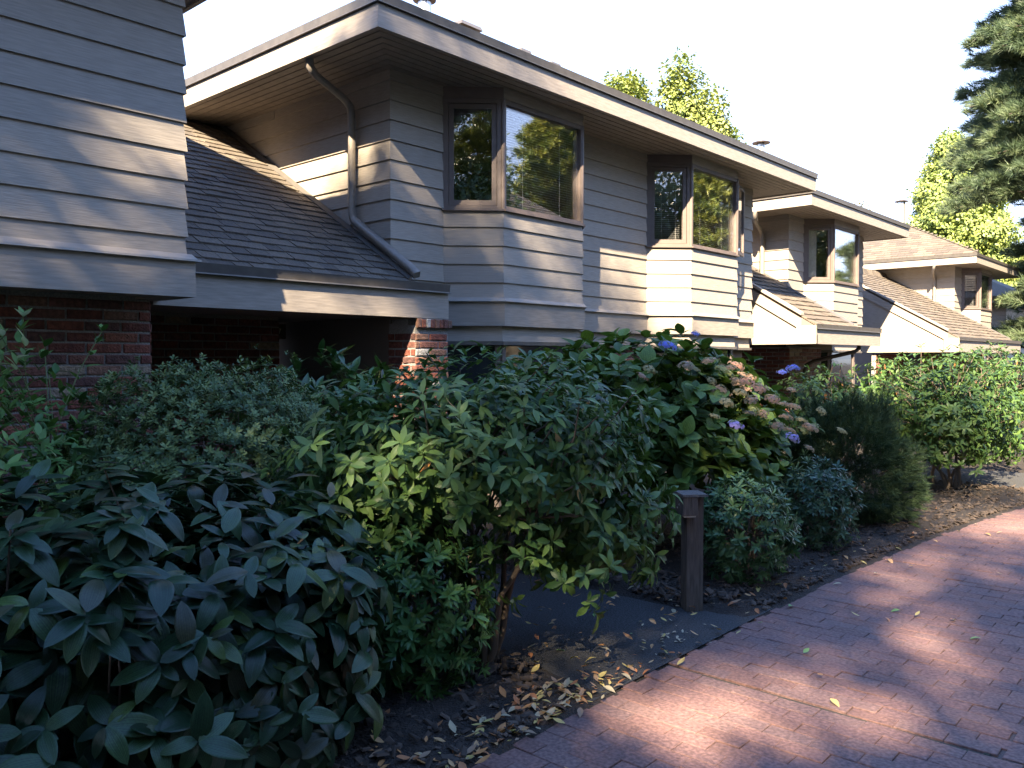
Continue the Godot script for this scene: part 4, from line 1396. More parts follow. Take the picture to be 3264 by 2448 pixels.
	var open_gap := func(p: Vector3) -> bool:
		var gu := p.dot(across)
		var gv := p.dot(aslant)
		if gv > 7.8 + 0.15 * sin(gu * 7.0) or (gu < -2.85 and gv > 6.5 + 0.25 * sin(gu * 5.0)): return false
		for g in gaps:
			if Vector2(gu - g[0], gv - g[1]).length() < g[2] + 0.12: return false
		return true
	for q in [[-14.5, 4.6, 22.3, 61, 260, 0.2, "in line with the first bay"], [-17.5, 9.0, 24.6, 62, 230, 0.26, "standing behind the opposite house"], [-11.5, 0.0, 16.4, 63, 220, 0.28, "growing nearest the path"], [-19.0, 1.5, 21.8, 64, 170, 0.33, "farthest back along the path"], [-15.0, 11.6, 22.4, 65, 190, 0.3, "by the opposite house corner"]]:
		blobs = []
		for k in 22:
			var a := k * 2.4
			var h: float = q[2] * (0.3 + 0.66 * k / 22.0)
			var r := 2.6 * sqrt(maxf(0.08, 1.0 - pow((h / q[2] - 0.55) / 0.48, 2.0)))
			blobs.append([Vector3(cos(a) * r * 0.8, h, sin(a) * r * 0.8), Vector3(1.7, 1.3, 1.7), q[4]])
		leafy_tree("shade_tree", "tall leafy tree behind the viewer, " + q[6], Vector3(q[0], 0, q[1]), q[2], 0.35, blobs, shade, green, "trees behind the viewer", q[5], 0.4, q[3], open_gap)
	# unseen smaller trees, added across the path to cut low sky light
	for q in [[-3.2, 4.2, 6.5, "nearest the viewer's left"], [2.6, 4.6, 7.0, "straight across from the viburnum"], [6.8, 5.2, 7.5, "across from the wooden post"], [11.4, 5.0, 7.0, "across from the feathery shrub"], [15.6, 5.6, 7.5, "across from the sunlit porch"]]:
		blobs = []
		for k in 14:
			var a := k * 2.4
			blobs.append([Vector3(cos(a) * 1.3, 1.2 + (q[2] - 1.6) * k / 14.0, sin(a) * 1.0), Vector3(1.1, 0.9, 1.1), 70])
		leafy_tree("added_border_tree", "unseen bushy tree added across the path to block sky light, " + q[3], Vector3(q[0], 0, q[1]), q[2], 0.16, blobs, shade, green, "unseen trees added to block sky light", 0.2, 0.4, 91)
	# mirrored in the windows: conifers across the path
	var spray := [needle_tuft(40, 0.5, 0.03, 7, 1.3), needle_tuft(40, 0.46, 0.03, 8, 1.3)]
	var spots := [[22.0, 15.5, 17.0, 3.6, "opposite the second bay"], [30.5, 14.0, 15.0, 3.8, "by the far opposite roof"], [38.0, 19.0, 17.0, 4.4, "tallest of the far group"], [14.0, 17.0, 14.0, 3.4, "between the opposite houses"], [6.0, 13.5, 13.0, 3.6, "beside the near opposite house"], [2.5, 20.0, 17.0, 4.0, "behind the near opposite house"], [45.0, 14.0, 15.0, 4.0, "farthest along the path"], [-9.0, 18.5, 19.0, 4.2, "over the near opposite roof ridge"], [-15.0, 17.5, 20.0, 4.4, "dark one left of the roof ridge"], [-2.5, 24.0, 19.0, 4.2, "seen past the roof hip"]]
	for q in spots:
		conifer("cedar_tree", "green conifer across the path, " + q[4], Vector3(q[0], 0, q[1]), q[2], 0.3, 1.5, q[3], 26, 8, 22, spray, tones(Vector3(0.17, 0.24, 0.06), 0.35, 0.4), -0.22, "conifers across the path", 0.8)

# ---------- the bed ----------
func shrubs() -> void:
	# viburnum with large ribbed leaves, nearest
	var vib := []
	for k in 4: vib.append(leaf_mesh(0.125 + 0.01 * k, 0.055 + 0.004 * k, 0.45, 0.1, 0.14 + 0.09 * k, 8, 8, 0.13, 0.68))
	var t := thing("viburnum_shrub", "broad viburnum with large ribbed dark blue-green leaves, nearest the camera", "shrub", Vector3(1.35, 0, -3.2))
	var ls := []
	var tips := []
	for part_of in [[Vector3(0, 0.56, 0), Vector3(1.0, 0.6, 0.8), 620], [Vector3(-0.75, 0.55, -0.3), Vector3(0.85, 0.62, 0.8), 400], [Vector3(0.32, 0.45, 0.3), Vector3(0.52, 0.5, 0.45), 300]]:
		for s in shoots(part_of[0], part_of[1], part_of[2], 7 + int(part_of[2]), 0.3, 0.4, -0.75, 0.85):
			whorl(ls, s[0], s[1], 4 + rng.randi() % 3, 1.4, 1.0, 0.7, 0.42, 0.014)
			if s[2] > 0.8 and tips.size() < 70: tips.append(s[0])
	dress(t, "leaf", vib, ls, tones(Vector3(0.024, 0.07, 0.033), 0.45, 0.4, 9) + [Vector3(0.07, 0.12, 0.03), Vector3(0.05, 0.06, 0.03)], 0.4, 300, 0.25, veins(), 0.4)
	stems(t, M.twig, tips, [Vector3(0, 0, 0), Vector3(-0.2, 0, -0.1), Vector3(0.3, 0, 0.2)], 0.013, 0.004)

	# tall pale green shrub by the brick wall
	var pl := []
	for k in 3: pl.append(leaf_mesh(0.07 + 0.006 * k, 0.034, 0.42, 0.25, 0.12, 5, 2))
	t = thing("upright_shrub", "loose upright shrub with light green leaves against the near brick wall", "shrub", Vector3(1.25, 0, -4.55))
	ls = []
	tips = []
	for s in shoots(Vector3(0, 0.92, 0.05), Vector3(0.66, 0.68, 0.55), 560, 33, 0.4, 0.5, -0.8):
		whorl(ls, s[0], (s[1] + Vector3(0, 0.5, 0)).normalized(), 5, 0.95, 1.0, 0.5, 0.4, 0.014)
		if tips.size() < 40: tips.append(s[0])
	for top in [Vector3(-0.08, 2.0, 0.12), Vector3(0.16, 1.8, 0.14), Vector3(0.5, 1.74, 0.2), Vector3(-0.4, 1.85, 0.3), Vector3(-0.2, 1.78, 0.0), Vector3(0.3, 1.66, 0.0), Vector3(0.02, 1.7, 0.3)]:
		tips.append(top)
		var root: Vector3 = top * Vector3(0.6, 0.72, 0.6)
		var d: Vector3 = (top - root).normalized()
		for s in 9:
			whorl(ls, root.lerp(top, s / 8.0), (d + random_dir() * 0.2).normalized(), 2 if s < 7 else 4, 0.95 if s < 7 else 0.6, 1.0, 0.4, 0.35)
	dress(t, "leaf", pl, ls, tones(Vector3(0.075, 0.17, 0.045), 0.35, 0.25), 0.45, 120, 0.4, null, 0.35)
	stems(t, M.green_twig, tips, [Vector3(0.02, 0, 0), Vector3(-0.06, 0, 0.05), Vector3(0.07, 0, -0.05)], 0.009, 0.0025, 0.1)

	# small-leaved azalea dome
	var az := leaf_mesh(0.032, 0.0145, 0.5, 0.15, 0.1, 3, 2)
	var azr := [rosette_mesh(az, 8, 1.25, 1), rosette_mesh(az, 7, 1.15, 2), rosette_mesh(az, 9, 1.35, 3)]
	fine_shrub("azalea_shrub", "rounded dense azalea with tiny grey-green leaves behind the viburnum", Vector3(2.3, 0, -4.3), Vector3(0, 0.84, 0), Vector3(0.86, 0.72, 0.74), 8200, azr, tones(Vector3(0.085, 0.15, 0.06), 0.4, 0.35), 0.5, 0.28, 0.22, -0.8)

	# aucuba with spotted leaves
	var au := []
	for k in 3: au.append(leaf_mesh(0.13 + 0.01 * k, 0.05, 0.45, 0.2, 0.1 + 0.05 * k, 7, 4))
	var spots := speckle()
	t = thing("aucuba_shrub", "glossy aucuba with yellow-speckled leaves under the porch fascia", "shrub", Vector3(3.62, 0, -5.0))
	ls = []
	tips = []
	for s in shoots(Vector3(0.05, 1.03, 0), Vector3(0.74, 0.6, 0.34), 200, 41, 0.2, 0.45, -0.7):
		whorl(ls, s[0], (s[1] + Vector3(0, 0.6, 0)).normalized(), 6, 0.95, 1.0, 0.5, 0.35, 0.012)
		tips.append(s[0])
	dress(t, "leaf", au, ls, tones(Vector3(0.07, 0.15, 0.05), 0.25, 0.2), 0.3, 160, 0.35, spots)
	stems(t, M.green_twig, tips.slice(0, 50), [Vector3(0.2, 0, 0), Vector3(-0.3, 0, 0.05), Vector3(-0.05, 0, -0.05)], 0.009, 0.004, 0.1)

	# low shrubs with narrow glossy leaves
	var sk := leaf_mesh(0.066, 0.019, 0.5, 0.2, 0.18, 4, 2)
	var skr := [rosette_mesh(sk, 9, 1.2, 4), rosette_mesh(sk, 8, 1.1, 5), rosette_mesh(sk, 10, 1.3, 6)]
	fine_shrub("sarcococca_shrub", "low glossy narrow-leaved shrub just beyond the viburnum", Vector3(2.62, 0, -3.02), Vector3(0, 0.44, 0), Vector3(0.42, 0.46, 0.42), 640, skr, tones(Vector3(0.05, 0.13, 0.04), 0.3, 0.25), 0.3, 0.2, 0.45, -0.9)
	fine_shrub("sarcococca_shrub", "round narrow-leaved shrub just right of the wooden post", Vector3(5.42, 0, -2.68), Vector3(0, 0.4, 0), Vector3(0.37, 0.38, 0.36), 430, skr, tones(Vector3(0.05, 0.115, 0.05), 0.3, 0.25), 0.3, 0.15, 0.4, -0.85, 1.0, "low shrubs by the path")
	fine_shrub("sarcococca_shrub", "bluish narrow-leaved shrub, second beyond the wooden post", Vector3(6.72, 0, -2.7), Vector3(0, 0.4, 0), Vector3(0.33, 0.4, 0.34), 400, skr, tones(Vector3(0.05, 0.105, 0.06), 0.3, 0.25), 0.28, 0.15, 0.4, -0.85, 1.0, "low shrubs by the path")
	fine_shrub("boxwood_shrub", "small bright green shrub tucked between azalea and rhododendron", Vector3(3.12, 0, -3.95), Vector3(0, 0.5, 0), Vector3(0.42, 0.46, 0.36), 1500, azr, tones(Vector3(0.07, 0.17, 0.03), 0.3, 0.2), 0.4, 0.2, 0.35)

	# fine-needled shrub
	var hz := needle_tuft(26, 0.075, 0.003, 17, 1.2)
	var hz2 := needle_tuft(26, 0.08, 0.003, 18, 1.2)
	fine_shrub("heath_shrub", "dark feathery fine-leaved mound between hydrangea and path", Vector3(8.15, 0, -2.95), Vector3(0, 0.52, 0), Vector3(0.64, 0.66, 0.55), 3900, [hz, hz2], tones(Vector3(0.045, 0.085, 0.04), 0.3, 0.2), 0.6, 0.5, 0.3, -0.85)

	# rhododendrons
	var rh_tones := tones(Vector3(0.05, 0.115, 0.033), 0.42, 0.4)
	var rh := []
	for k in 4: rh.append(leaf_mesh(0.076 + 0.008 * k, 0.027 + 0.002 * k, 0.55, 0.14, 0.1 + 0.11 * k, 6, 4))
	rhodo("large rhododendron with whorled dark leaves overhanging the side walk", Vector3(3.1, 0, -2.95), [[Vector3(0.12, 1.12, 0.0), Vector3(0.86, 0.52, 0.66), 900], [Vector3(0.55, 0.8, 0.2), Vector3(0.5, 0.52, 0.45), 330], [Vector3(-0.45, 1.0, -0.3), Vector3(0.55, 0.52, 0.5), 330], [Vector3(0.25, 0.6, 0.35), Vector3(0.6, 0.3, 0.35), 70]], rh, rh_tones, 300, [Vector3(0.02, 0, 0), Vector3(-0.08, 0, 0.06), Vector3(0.1, 0, -0.04)])
	rhodo("rhododendron with bare crooked stems at the path edge, far right", Vector3(10.75, 0, -2.75), [[Vector3(0.1, 1.05, 0), Vector3(1.0, 0.62, 0.75), 700], [Vector3(0.5, 0.65, 0.35), Vector3(0.55, 0.4, 0.4), 190], [Vector3(-0.5, 0.75, 0.2), Vector3(0.5, 0.5, 0.45), 220], [Vector3(0.9, 0.8, -0.2), Vector3(0.8, 0.6, 0.6), 300], [Vector3(1.7, 0.85, 0.1), Vector3(0.85, 0.7, 0.6), 330]], rh, rh_tones, 120, [Vector3(0.05, 0, 0.1), Vector3(-0.15, 0, 0.05), Vector3(0.25, 0, 0.0), Vector3(-0.05, 0, -0.1)])
	rhodo("rhododendron in full sun in front of the far porch", Vector3(11.9, 0, -3.75), [[Vector3(0, 0.95, 0), Vector3(0.8, 0.65, 0.6), 560], [Vector3(1.1, 0.8, 0.2), Vector3(0.7, 0.6, 0.5), 330]], rh, rh_tones, 60, [Vector3(0.0, 0, 0.0), Vector3(-0.1, 0, 0.1)])
	rhodo("dark rhododendron between hydrangea and the sunlit bush", Vector3(9.4, 0, -3.75), [[Vector3(0, 0.95, 0), Vector3(0.65, 0.55, 0.55), 420]], rh, rh_tones, 60, [Vector3(0.0, 0, 0.0), Vector3(-0.1, 0, 0.1)])
	rhodo("sunlit rhododendron farthest along the bed at the picture edge", Vector3(15.0, 0, -3.0), [[Vector3(0, 1.15, 0), Vector3(1.3, 0.7, 0.8), 700]], rh, rh_tones, 60, [Vector3(0.0, 0, 0.0), Vector3(-0.1, 0, 0.1)])

	hydrangea()

func rhodo(label: String, foot: Vector3, blobs: Array, meshes: Array, cols: Array, most: int, feet: Array) -> void:
	var t := thing("rhododendron_shrub", label, "shrub", foot, "rhododendrons in the bed")
	var ls := []
	var tips := []
	for b in blobs:
		for s in shoots(b[0], b[1], b[2], int(b[2]) + int(foot.x * 10), 0.35, 0.5, -0.75):
			whorl(ls, s[0], s[1], 6 + rng.randi() % 4, 1.25 + rng.randf_range(-0.35, 0.45), 1.0, 0.35, 0.45, 0.006)
			if tips.size() < 130 and rng.randf() < 0.4: tips.append(s[0])
	var cc := cols.duplicate()
	dress(t, "leaf", meshes, ls, cc, 0.42, most, 0.5, null, 0.33)
	# a few leaves turned orange-brown
	var old := []
	for k in 14:
		var q: Transform3D = ls[rng.randi() % ls.size()]
		old.append(Transform3D(leaf_turn(Vector3(rng.randf_range(-0.4, 0.4), -1, rng.randf_range(-0.4, 0.4)), random_dir()), q.origin - Vector3(0, 0.02, 0)))
	var om := leaf_mat(Vector3(0.3, 0.12, 0.03), 0.6, 0.5)
	for k in old.size():
		var o := MeshInstance3D.new()
		o.name = "yellowed_leaf"
		o.mesh = meshes[k % meshes.size()]
		o.material_override = om
		o.transform = old[k]
		t.add_child(o, true)
	stems(t, M.twig, tips, feet, 0.022, 0.0035, 0.15)

func hydrangea() -> void:
	var lv := []
	for k in 4: lv.append(leaf_mesh(0.138 + 0.014 * k, 0.095 + 0.008 * k, 0.42, 0.22, 0.12 + 0.07 * k, 8, 6, 0.02, 0.8))
	var t := thing("hydrangea_shrub", "big hydrangea with broad leaves, blue and faded pink flower heads", "shrub", Vector3(6.0, 0, -3.75))
	var ls := []
	var tips := []
	for b in [[Vector3(-0.1, 1.15, 0.0), Vector3(1.15, 0.68, 0.75), 300], [Vector3(-0.9, 1.12, -0.25), Vector3(0.85, 0.56, 0.7), 160], [Vector3(0.8, 0.95, 0.15), Vector3(0.9, 0.6, 0.65), 180], [Vector3(0.0, 0.75, 0.55), Vector3(0.9, 0.4, 0.4), 100]]:
		for s in shoots(b[0], b[1], b[2], int(b[2]) * 3, 0.3, 0.4, -0.6):
			var d: Vector3 = (s[1] + Vector3(0, 0.5, 0)).normalized()
			whorl(ls, s[0], d, 4, 0.95, 0.95, 0.6, 0.3, 0.012)
			whorl(ls, s[0] - d * 0.09, d, 2, 1.15, 1.1, 0.6, 0.3, 0.0)
			if tips.size() < 110: tips.append(s[0])
	dress(t, "leaf", lv, ls, tones(Vector3(0.12, 0.23, 0.05), 0.4, 0.3), 0.5, 300, 0.5, veins(), 0.35)
	stems(t, M.green_twig, tips, [Vector3(0, 0, 0), Vector3(-0.4, 0, 0.0), Vector3(0.45, 0, 0.1), Vector3(0.1, 0, 0.25)], 0.012, 0.005, 0.1)
	# flower heads: four-petalled florets over a dome
	var pet := leaf_mesh(0.021, 0.023, 0.55, 0.1, 0.05, 3, 2, 0.0, 0.7)
	var floret := SurfaceTool.new()
	floret.begin(Mesh.PRIMITIVE_TRIANGLES)
	for k in 4:
		floret.append_from(pet, 0, Transform3D(Basis(Vector3.UP, TAU * k / 4.0), Vector3.ZERO))
	var fm := floret.commit()
	var heads := []
	for sd in 3:
		var st := SurfaceTool.new()
		st.begin(Mesh.PRIMITIVE_TRIANGLES)
		var rr := RandomNumberGenerator.new()
		rr.seed = 300 + sd
		for k in 26:
			var y := 1.0 - 1.2 * k / 26.0
			var a := k * 2.39996
			var q := sqrt(maxf(0.0, 1 - y * y))
			var d := Vector3(q * cos(a), y * 0.62, q * sin(a))
			st.append_from(fm, 0, Transform3D(Basis(Quaternion(Vector3.UP, (d + Vector3(rr.randf_range(-0.3, 0.3), 0.2, rr.randf_range(-0.3, 0.3))).normalized())) * Basis(Vector3.UP, rr.randf() * 3.0), d * rr.randf_range(0.055, 0.088)))
		heads.append(st.commit())
	var blue := leaf_mat(Vector3(0.09, 0.11, 0.5), 0.6, 0.4)
	var violet := leaf_mat(Vector3(0.19, 0.15, 0.42), 0.6, 0.4)
	var pink := leaf_mat(Vector3(0.38, 0.18, 0.12), 0.65, 0.4)
	var dusty := leaf_mat(Vector3(0.23, 0.14, 0.095), 0.7, 0.4)
	var tan := leaf_mat(Vector3(0.25, 0.19, 0.075), 0.7, 0.4)
	var green := leaf_mat(Vector3(0.17, 0.19, 0.07), 0.7, 0.4)
	# [picture of the head] local place, colour, size
	var spots := [
		[Vector3(-0.49, 1.70, 0.39), blue, 0.80],
		[Vector3(-0.69, 1.14, 1.06), violet, 0.68],
		[Vector3(-0.08, 1.02, 1.21), violet, 0.64],
		[Vector3(0.69, 1.52, 0.87), blue, 0.72],
		[Vector3(0.53, 1.49, 0.85), blue, 0.56],
		[Vector3(-0.03, 1.80, 0.37), blue, 0.48],
		[Vector3(-0.16, 1.38, 0.98), pink, 0.80],
		[Vector3(-0.17, 1.43, 0.88), pink, 0.72],
		[Vector3(-0.09, 1.30, 1.05), pink, 0.68],
		[Vector3(-0.50, 1.28, 0.89), tan, 0.80],
		[Vector3(-0.34, 1.35, 0.92), tan, 0.72],
		[Vector3(-0.52, 1.55, 0.57), dusty, 0.72],
		[Vector3(-0.79, 1.52, 0.42), tan, 0.72],
		[Vector3(-0.91, 1.47, 0.44), pink, 0.56],
		[Vector3(-0.14, 1.58, 0.55), dusty, 0.72],
		[Vector3(-0.07, 1.51, 0.63), green, 0.80],
		[Vector3(0.10, 1.55, 0.66), dusty, 0.72],
		[Vector3(-0.65, 1.19, 0.88), tan, 0.48],
		[Vector3(0.04, 1.48, 0.63), green, 0.64],
		[Vector3(0.54, 1.21, 0.94), dusty, 0.76],
		[Vector3(0.39, 1.29, 0.83), dusty, 0.54],
		[Vector3(-0.18, 1.53, 0.76), dusty, 0.52],
		[Vector3(0.90, 0.84, 0.93), dusty, 0.61],
		[Vector3(0.81, 1.03, 0.96), pink, 0.68],
		[Vector3(0.46, 1.35, 0.96), dusty, 0.52],
		[Vector3(0.11, 1.47, 0.71), dusty, 0.60],
		[Vector3(0.71, 1.03, 1.03), dusty, 0.73],
		[Vector3(0.79, 1.00, 0.93), green, 0.67],
		[Vector3(0.55, 1.12, 0.87), dusty, 0.68],
		[Vector3(-0.04, 1.43, 0.73), dusty, 0.61],
		[Vector3(0.34, 1.24, 0.94), dusty, 0.49],
		[Vector3(0.24, 1.45, 0.71), dusty, 0.59],
		[Vector3(0.36, 1.06, 0.89), dusty, 0.76],
		[Vector3(-0.15, 1.36, 0.67), dusty, 0.75],
		[Vector3(0.17, 1.32, 0.54), dusty, 0.57],
		[Vector3(0.95, 1.00, 1.18), tan, 0.59],
		[Vector3(0.97, 1.16, 1.00), tan, 0.56],
		[Vector3(0.50, 1.02, 0.93), dusty, 0.63],
		[Vector3(0.30, 1.26, 0.70), dusty, 0.59],
		[Vector3(0.30, 1.16, 0.79), dusty, 0.67],
		[Vector3(0.02, 1.28, 0.83), dusty, 0.75],
		[Vector3(-0.34, 1.52, 0.53), tan, 0.57],
		[Vector3(0.15, 1.40, 0.66), dusty, 0.70],
		[Vector3(-0.04, 1.35, 0.60), dusty, 0.57],
		[Vector3(-0.06, 1.54, 0.75), pink, 0.66],
		[Vector3(-0.09, 1.36, 0.55), dusty, 0.60],
		[Vector3(0.74, 1.09, 0.92), tan, 0.61],
		[Vector3(-0.19, 1.43, 0.60), tan, 0.53],
		[Vector3(0.21, 1.35, 0.68), dusty, 0.65],
		[Vector3(0.21, 1.19, 0.76), green, 0.60],
		[Vector3(0.09, 1.17, 0.78), dusty, 0.61],
		[Vector3(0.77, 1.04, 1.02), green, 0.54],
	]
	for s in spots:
		var o := MeshInstance3D.new()
		o.name = "flower_head"
		o.mesh = heads[rng.randi() % 3]
		o.material_override = s[1]
		var lean := Vector3(rng.randf_range(-0.4, 0.4), 1, rng.randf_range(0.0, 0.8)).normalized()
		o.transform = Transform3D(turn_up(lean).scaled_local(Vector3(1.1, 0.8, 1.1) * s[2]), s[0])
		t.add_child(o, true)

# a leaf's print: paler ribs, fine cross veins, blotches
func veins() -> ImageTexture:
	if M.has("vein_tex"): return M.vein_tex
	var im := Image.create(256, 128, false, Image.FORMAT_RGB8)
	var f := FastNoiseLite.new()
	f.seed = 5
	f.frequency = 0.035
	for x in 256:
		for y in 128:
			var s := y / 127.0
			var c := 0.86 + 0.1 * f.get_noise_2d(x, y)
			for r in [0.5, 0.26, 0.74]:
				c += 0.14 * exp(-pow((s - r) / 0.018, 2.0)) - 0.16 * exp(-pow((absf(s - r) - 0.045) / 0.02, 2.0))
			c -= 0.07 * maxf(0.0, sin(x * 0.32 + absf(s - 0.5) * 22.0)) 
			c = clampf(c, 0.3, 1.0)
			im.set_pixel(x, y, Color(c, c, c * 0.97))
	M.vein_tex = ImageTexture.create_from_image(im)
	return M.vein_tex

func speckle() -> ImageTexture:
	var im := Image.create(128, 64, false, Image.FORMAT_RGB8)
	im.fill(Color(0.72, 0.8, 0.72))
	var rr := RandomNumberGenerator.new()
	rr.seed = 77
	for k in 26:
		var c := Vector2(rr.randf_range(8, 120), rr.randf_range(6, 58))
		var r := rr.randf_range(0.8, 3.0)
		for x in range(int(c.x - r), int(c.x + r) + 1):
			for y in range(int(c.y - r), int(c.y + r) + 1):
				if Vector2(x, y).distance_to(c) <= r and x > 0 and y > 0 and x < 128 and y < 64:
					im.set_pixel(x, y, Color(1.0, 1.0, 0.75))
	return ImageTexture.create_from_image(im)

# ---------- small things ----------
func details() -> void:
	# wooden post with a boxed light head
	var t := thing("bollard_light", "weathered square wooden post with a boxed light head beside the side walk", "bollard light", Vector3(4.69, 0, -2.67))
	var p := Vector3(4.69, 0, -2.67)
	var ax := Vector3(0.766, 0, 0.643)
	var az := Vector3(-0.643, 0, 0.766)
	var mb := MB.new()
	var h := 0.054
	var q := func(u: float, w: float, y: float) -> Vector3: return p + ax * u + az * w + Vector3(0, y, 0)
	mb.hexa([q.call(-h, -h, 0), q.call(h, -h, 0), q.call(h, h, 0), q.call(-h, h, 0)], [q.call(-h, -h, 0.74), q.call(h, -h, 0.74), q.call(h, h, 0.74), q.call(-h, h, 0.74)])
	part("post", mb.mesh(), M.post, t)
	mb = MB.new()
	mb.hexa([q.call(-0.105, -0.02, 0.625), q.call(-0.01, -0.02, 0.625), q.call(-0.01, 0.125, 0.625), q.call(-0.105, 0.125, 0.625)], [q.call(-0.105, -0.02, 0.742), q.call(-0.01, -0.02, 0.742), q.call(-0.01, 0.125, 0.742), q.call(-0.105, 0.125, 0.742)])
	var hd := part("light_head", mb.mesh(), M.post, t)
	mb = MB.new()
	mb.hexa([q.call(-0.095, 0.06, 0.615), q.call(-0.02, 0.06, 0.615), q.call(-0.02, 0.118, 0.615), q.call(-0.095, 0.118, 0.615)], [q.call(-0.095, 0.06, 0.6245), q.call(-0.02, 0.06, 0.6245), q.call(-0.02, 0.118, 0.6245), q.call(-0.095, 0.118, 0.6245)])
	part("lens", mb.mesh(), M.lens, hd)
	mb = MB.new()
	mb.hexa([q.call(-0.11, -h - 0.004, 0.7425), q.call(h + 0.004, -h - 0.004, 0.7425), q.call(h + 0.004, 0.13, 0.7425), q.call(-0.11, 0.13, 0.7425)], [q.call(-0.106, -h, 0.757), q.call(h, -h, 0.757), q.call(h, 0.126, 0.757), q.call(-0.106, 0.126, 0.757)])
	part("cap", mb.mesh(), M.post, t)
	for s in [-0.06, 0.02]:
		mb = MB.new()
		mb.tube([q.call(-0.106, 0.05 + s * 0.4, 0.68 + s * 0.3), q.call(-0.1095, 0.05 + s * 0.4, 0.68 + s * 0.3)], [0.006, 0.005], 8)
		part("screw", mb.mesh(), M.flue, hd)

	# fallen leaves: a drift along the edge of the bed and single ones on the paving
	var fl := []
	for k in 4: fl.append(leaf_mesh(0.06 + 0.006 * k, 0.026 + 0.003 * k, 0.48, 0.35, [-0.25, 0.2, -0.4, 0.35][k], 5, 4, 0.06 * k))
	var tints := [Vector3(0.42, 0.2, 0.07), Vector3(0.45, 0.27, 0.12), Vector3(0.36, 0.15, 0.06), Vector3(0.46, 0.36, 0.12), Vector3(0.28, 0.19, 0.12), Vector3(0.38, 0.32, 0.2)]
	var ts := []
	var cl := []
	for k in fl.size():
		ts.append([])
		cl.append([])
	for k in 1100:
		var x := 0.0
		var z := 0.0
		if k < 150:
			x = rng.randfn(3.05, 0.36)
			z = -2.36 + absf(rng.randfn(0.0, 0.09)) * -1.0 + rng.randf_range(0.0, 0.13)
		elif k < 330:
			x = rng.randf_range(1.9, 3.1)
			z = -2.33 - absf(rng.randfn(0.0, 0.16)) + 0.05
		elif k < 480:
			x = rng.randf_range(4.7, 9.5)
			z = edge_z(x) - 0.03 - absf(rng.randfn(0.0, 0.22))
		else:
			x = rng.randf_range(1.5, 12.0)
			z = rng.randf_range(-4.2, -2.3)
		var m := rng.randi() % fl.size()
		var tilt := Vector3(rng.randf_range(-0.35, 0.35), 1, rng.randf_range(-0.35, 0.35))
		ts[m].append(Transform3D(leaf_turn(Vector3(cos(k * 1.7), rng.randf_range(-0.1, 0.12), sin(k * 1.7)), tilt).scaled_local(Vector3.ONE * rng.randf_range(0.35, 1.05)), Vector3(x, rng.randf_range(0.035, 0.06) if z < -2.4 else 0.022, z)))
		var c: Vector3 = tints[rng.randi() % tints.size()]
		cl[m].append(Color(c.x, c.y, c.z))
	for k in 26:
		var m := k % fl.size()
		ts[m].append(Transform3D(leaf_turn(Vector3(cos(k * 1.3), 0, sin(k * 1.3)), Vector3(rng.randf_range(-0.2, 0.2), 1, 0)).scaled_local(Vector3.ONE * rng.randf_range(0.25, 0.6)), Vector3(rng.randfn(4.15, 0.13), 0.012, rng.randfn(-2.5, 0.09))))
		cl[m].append(Color(0.42, 0.37, 0.26))
	# bark mulch over the bed
	var chips := []
	for k in 3:
		var cm := MB.new()
		var w := 0.008 + 0.004 * k
		cm.hexa([Vector3(-0.02, 0, -w), Vector3(0.022, 0, -w * 0.6), Vector3(0.018, 0, w), Vector3(-0.024, 0, w * 0.7)], [Vector3(-0.018, 0.006, -w * 0.8), Vector3(0.018, 0.008, -w * 0.5), Vector3(0.016, 0.005, w * 0.8), Vector3(-0.02, 0.009, w * 0.6)])
		chips.append(cm.mesh())
	var mulch := Node3D.new()
	mulch.name = "bark_mulch"
	add_child(mulch)
	tag(mulch, "dark shredded bark covering the planting bed", "mulch", "", "stuff")
	var cmat := mat("bark chip", Vector3.ONE, 0.95)
	cmat.vertex_color_use_as_albedo = true
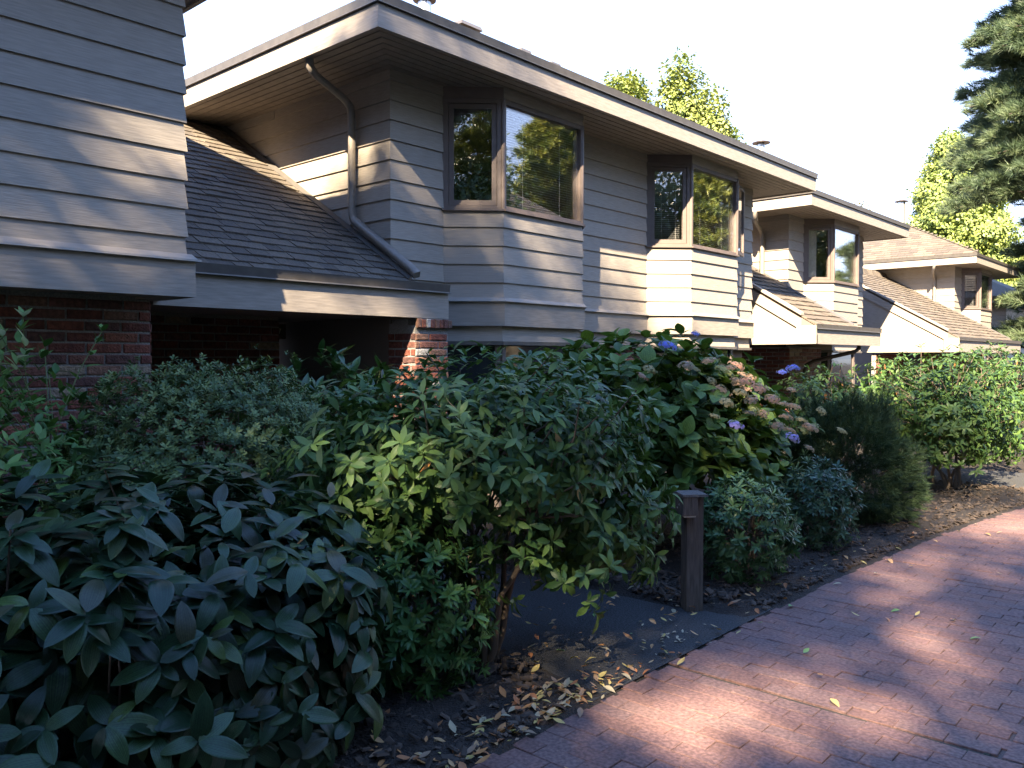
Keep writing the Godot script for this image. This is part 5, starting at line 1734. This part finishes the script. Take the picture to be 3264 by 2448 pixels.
	for k in 3:
		var ct := []
		var cc := []
		for i in 3600:
			var x := rng.randf_range(1.4, 11.5)
			var z := edge_z(x) - 0.02 - pow(rng.randf(), 1.6) * 1.6
			if absf(x - 3.95) < 0.74 + 0.3 * clampf((z + 2.75) * 2.5, 0.0, 1.0): continue
			ct.append(Transform3D(Basis(Vector3(rng.randf_range(-0.5, 0.5), 1, rng.randf_range(-0.5, 0.5)).normalized(), rng.randf() * TAU).scaled_local(Vector3.ONE * rng.randf_range(0.5, 1.5)), Vector3(x, rng.randf_range(0.018, 0.07) if z < edge_z(x) - 0.2 else rng.randf_range(0.0, 0.035), z)))
			var q3 := rng.randf_range(0.5, 1.6)
			cc.append(Color(0.055 * q3, 0.04 * q3, 0.03 * q3))
		joined("chips", chips[k], cmat, mulch, ct, cc)
	var litter := Node3D.new()
	litter.name = "leaf_litter"
	add_child(litter)
	tag(litter, "drift of dry orange and tan leaves along the bed edge", "leaf litter", "", "stuff")
	var lm := leaf_mat(Vector3.ONE, 0.7, 0.3)
	for k in fl.size(): joined("leaves", fl[k], lm, litter, ts[k], cl[k])
	var spots := []
	for k in 46:
		var x := rng.randf_range(2.3, 9.0)
		spots.append(Vector2(x, rng.randf_range(edge_z(x) + 0.08, -0.2) if rng.randf() < 0.75 else edge_z(x) + 0.08))
	for k in 16: spots.append(Vector2(rng.randf_range(3.3, 4.7), rng.randf_range(-3.2, -2.35)))
	var lmats := []
	for c in tints + [Vector3(0.16, 0.3, 0.08)]: lmats.append(leaf_mat(c, 0.65, 0.3))
	for k in spots.size():
		var o := MeshInstance3D.new()
		o.name = numbered("fallen_leaf")
		o.mesh = fl[k % 4]
		o.material_override = lmats[rng.randi() % lmats.size()]
		add_child(o)
		o.transform = Transform3D(leaf_turn(Vector3(cos(k * 2.1), 0, sin(k * 2.1)), Vector3(rng.randf_range(-0.3, 0.3), 1, rng.randf_range(-0.3, 0.3))).scaled_local(Vector3.ONE * rng.randf_range(0.6, 1.05)), Vector3(spots[k].x, 0.014, spots[k].y))
		var on_walk: bool = spots[k].y < -2.3
		tag(o, "single dry leaf lying on the grey side walk" if on_walk else "single dry leaf lying on the brick path", "leaf", "leaves on the side walk" if on_walk else "leaves on the brick path")
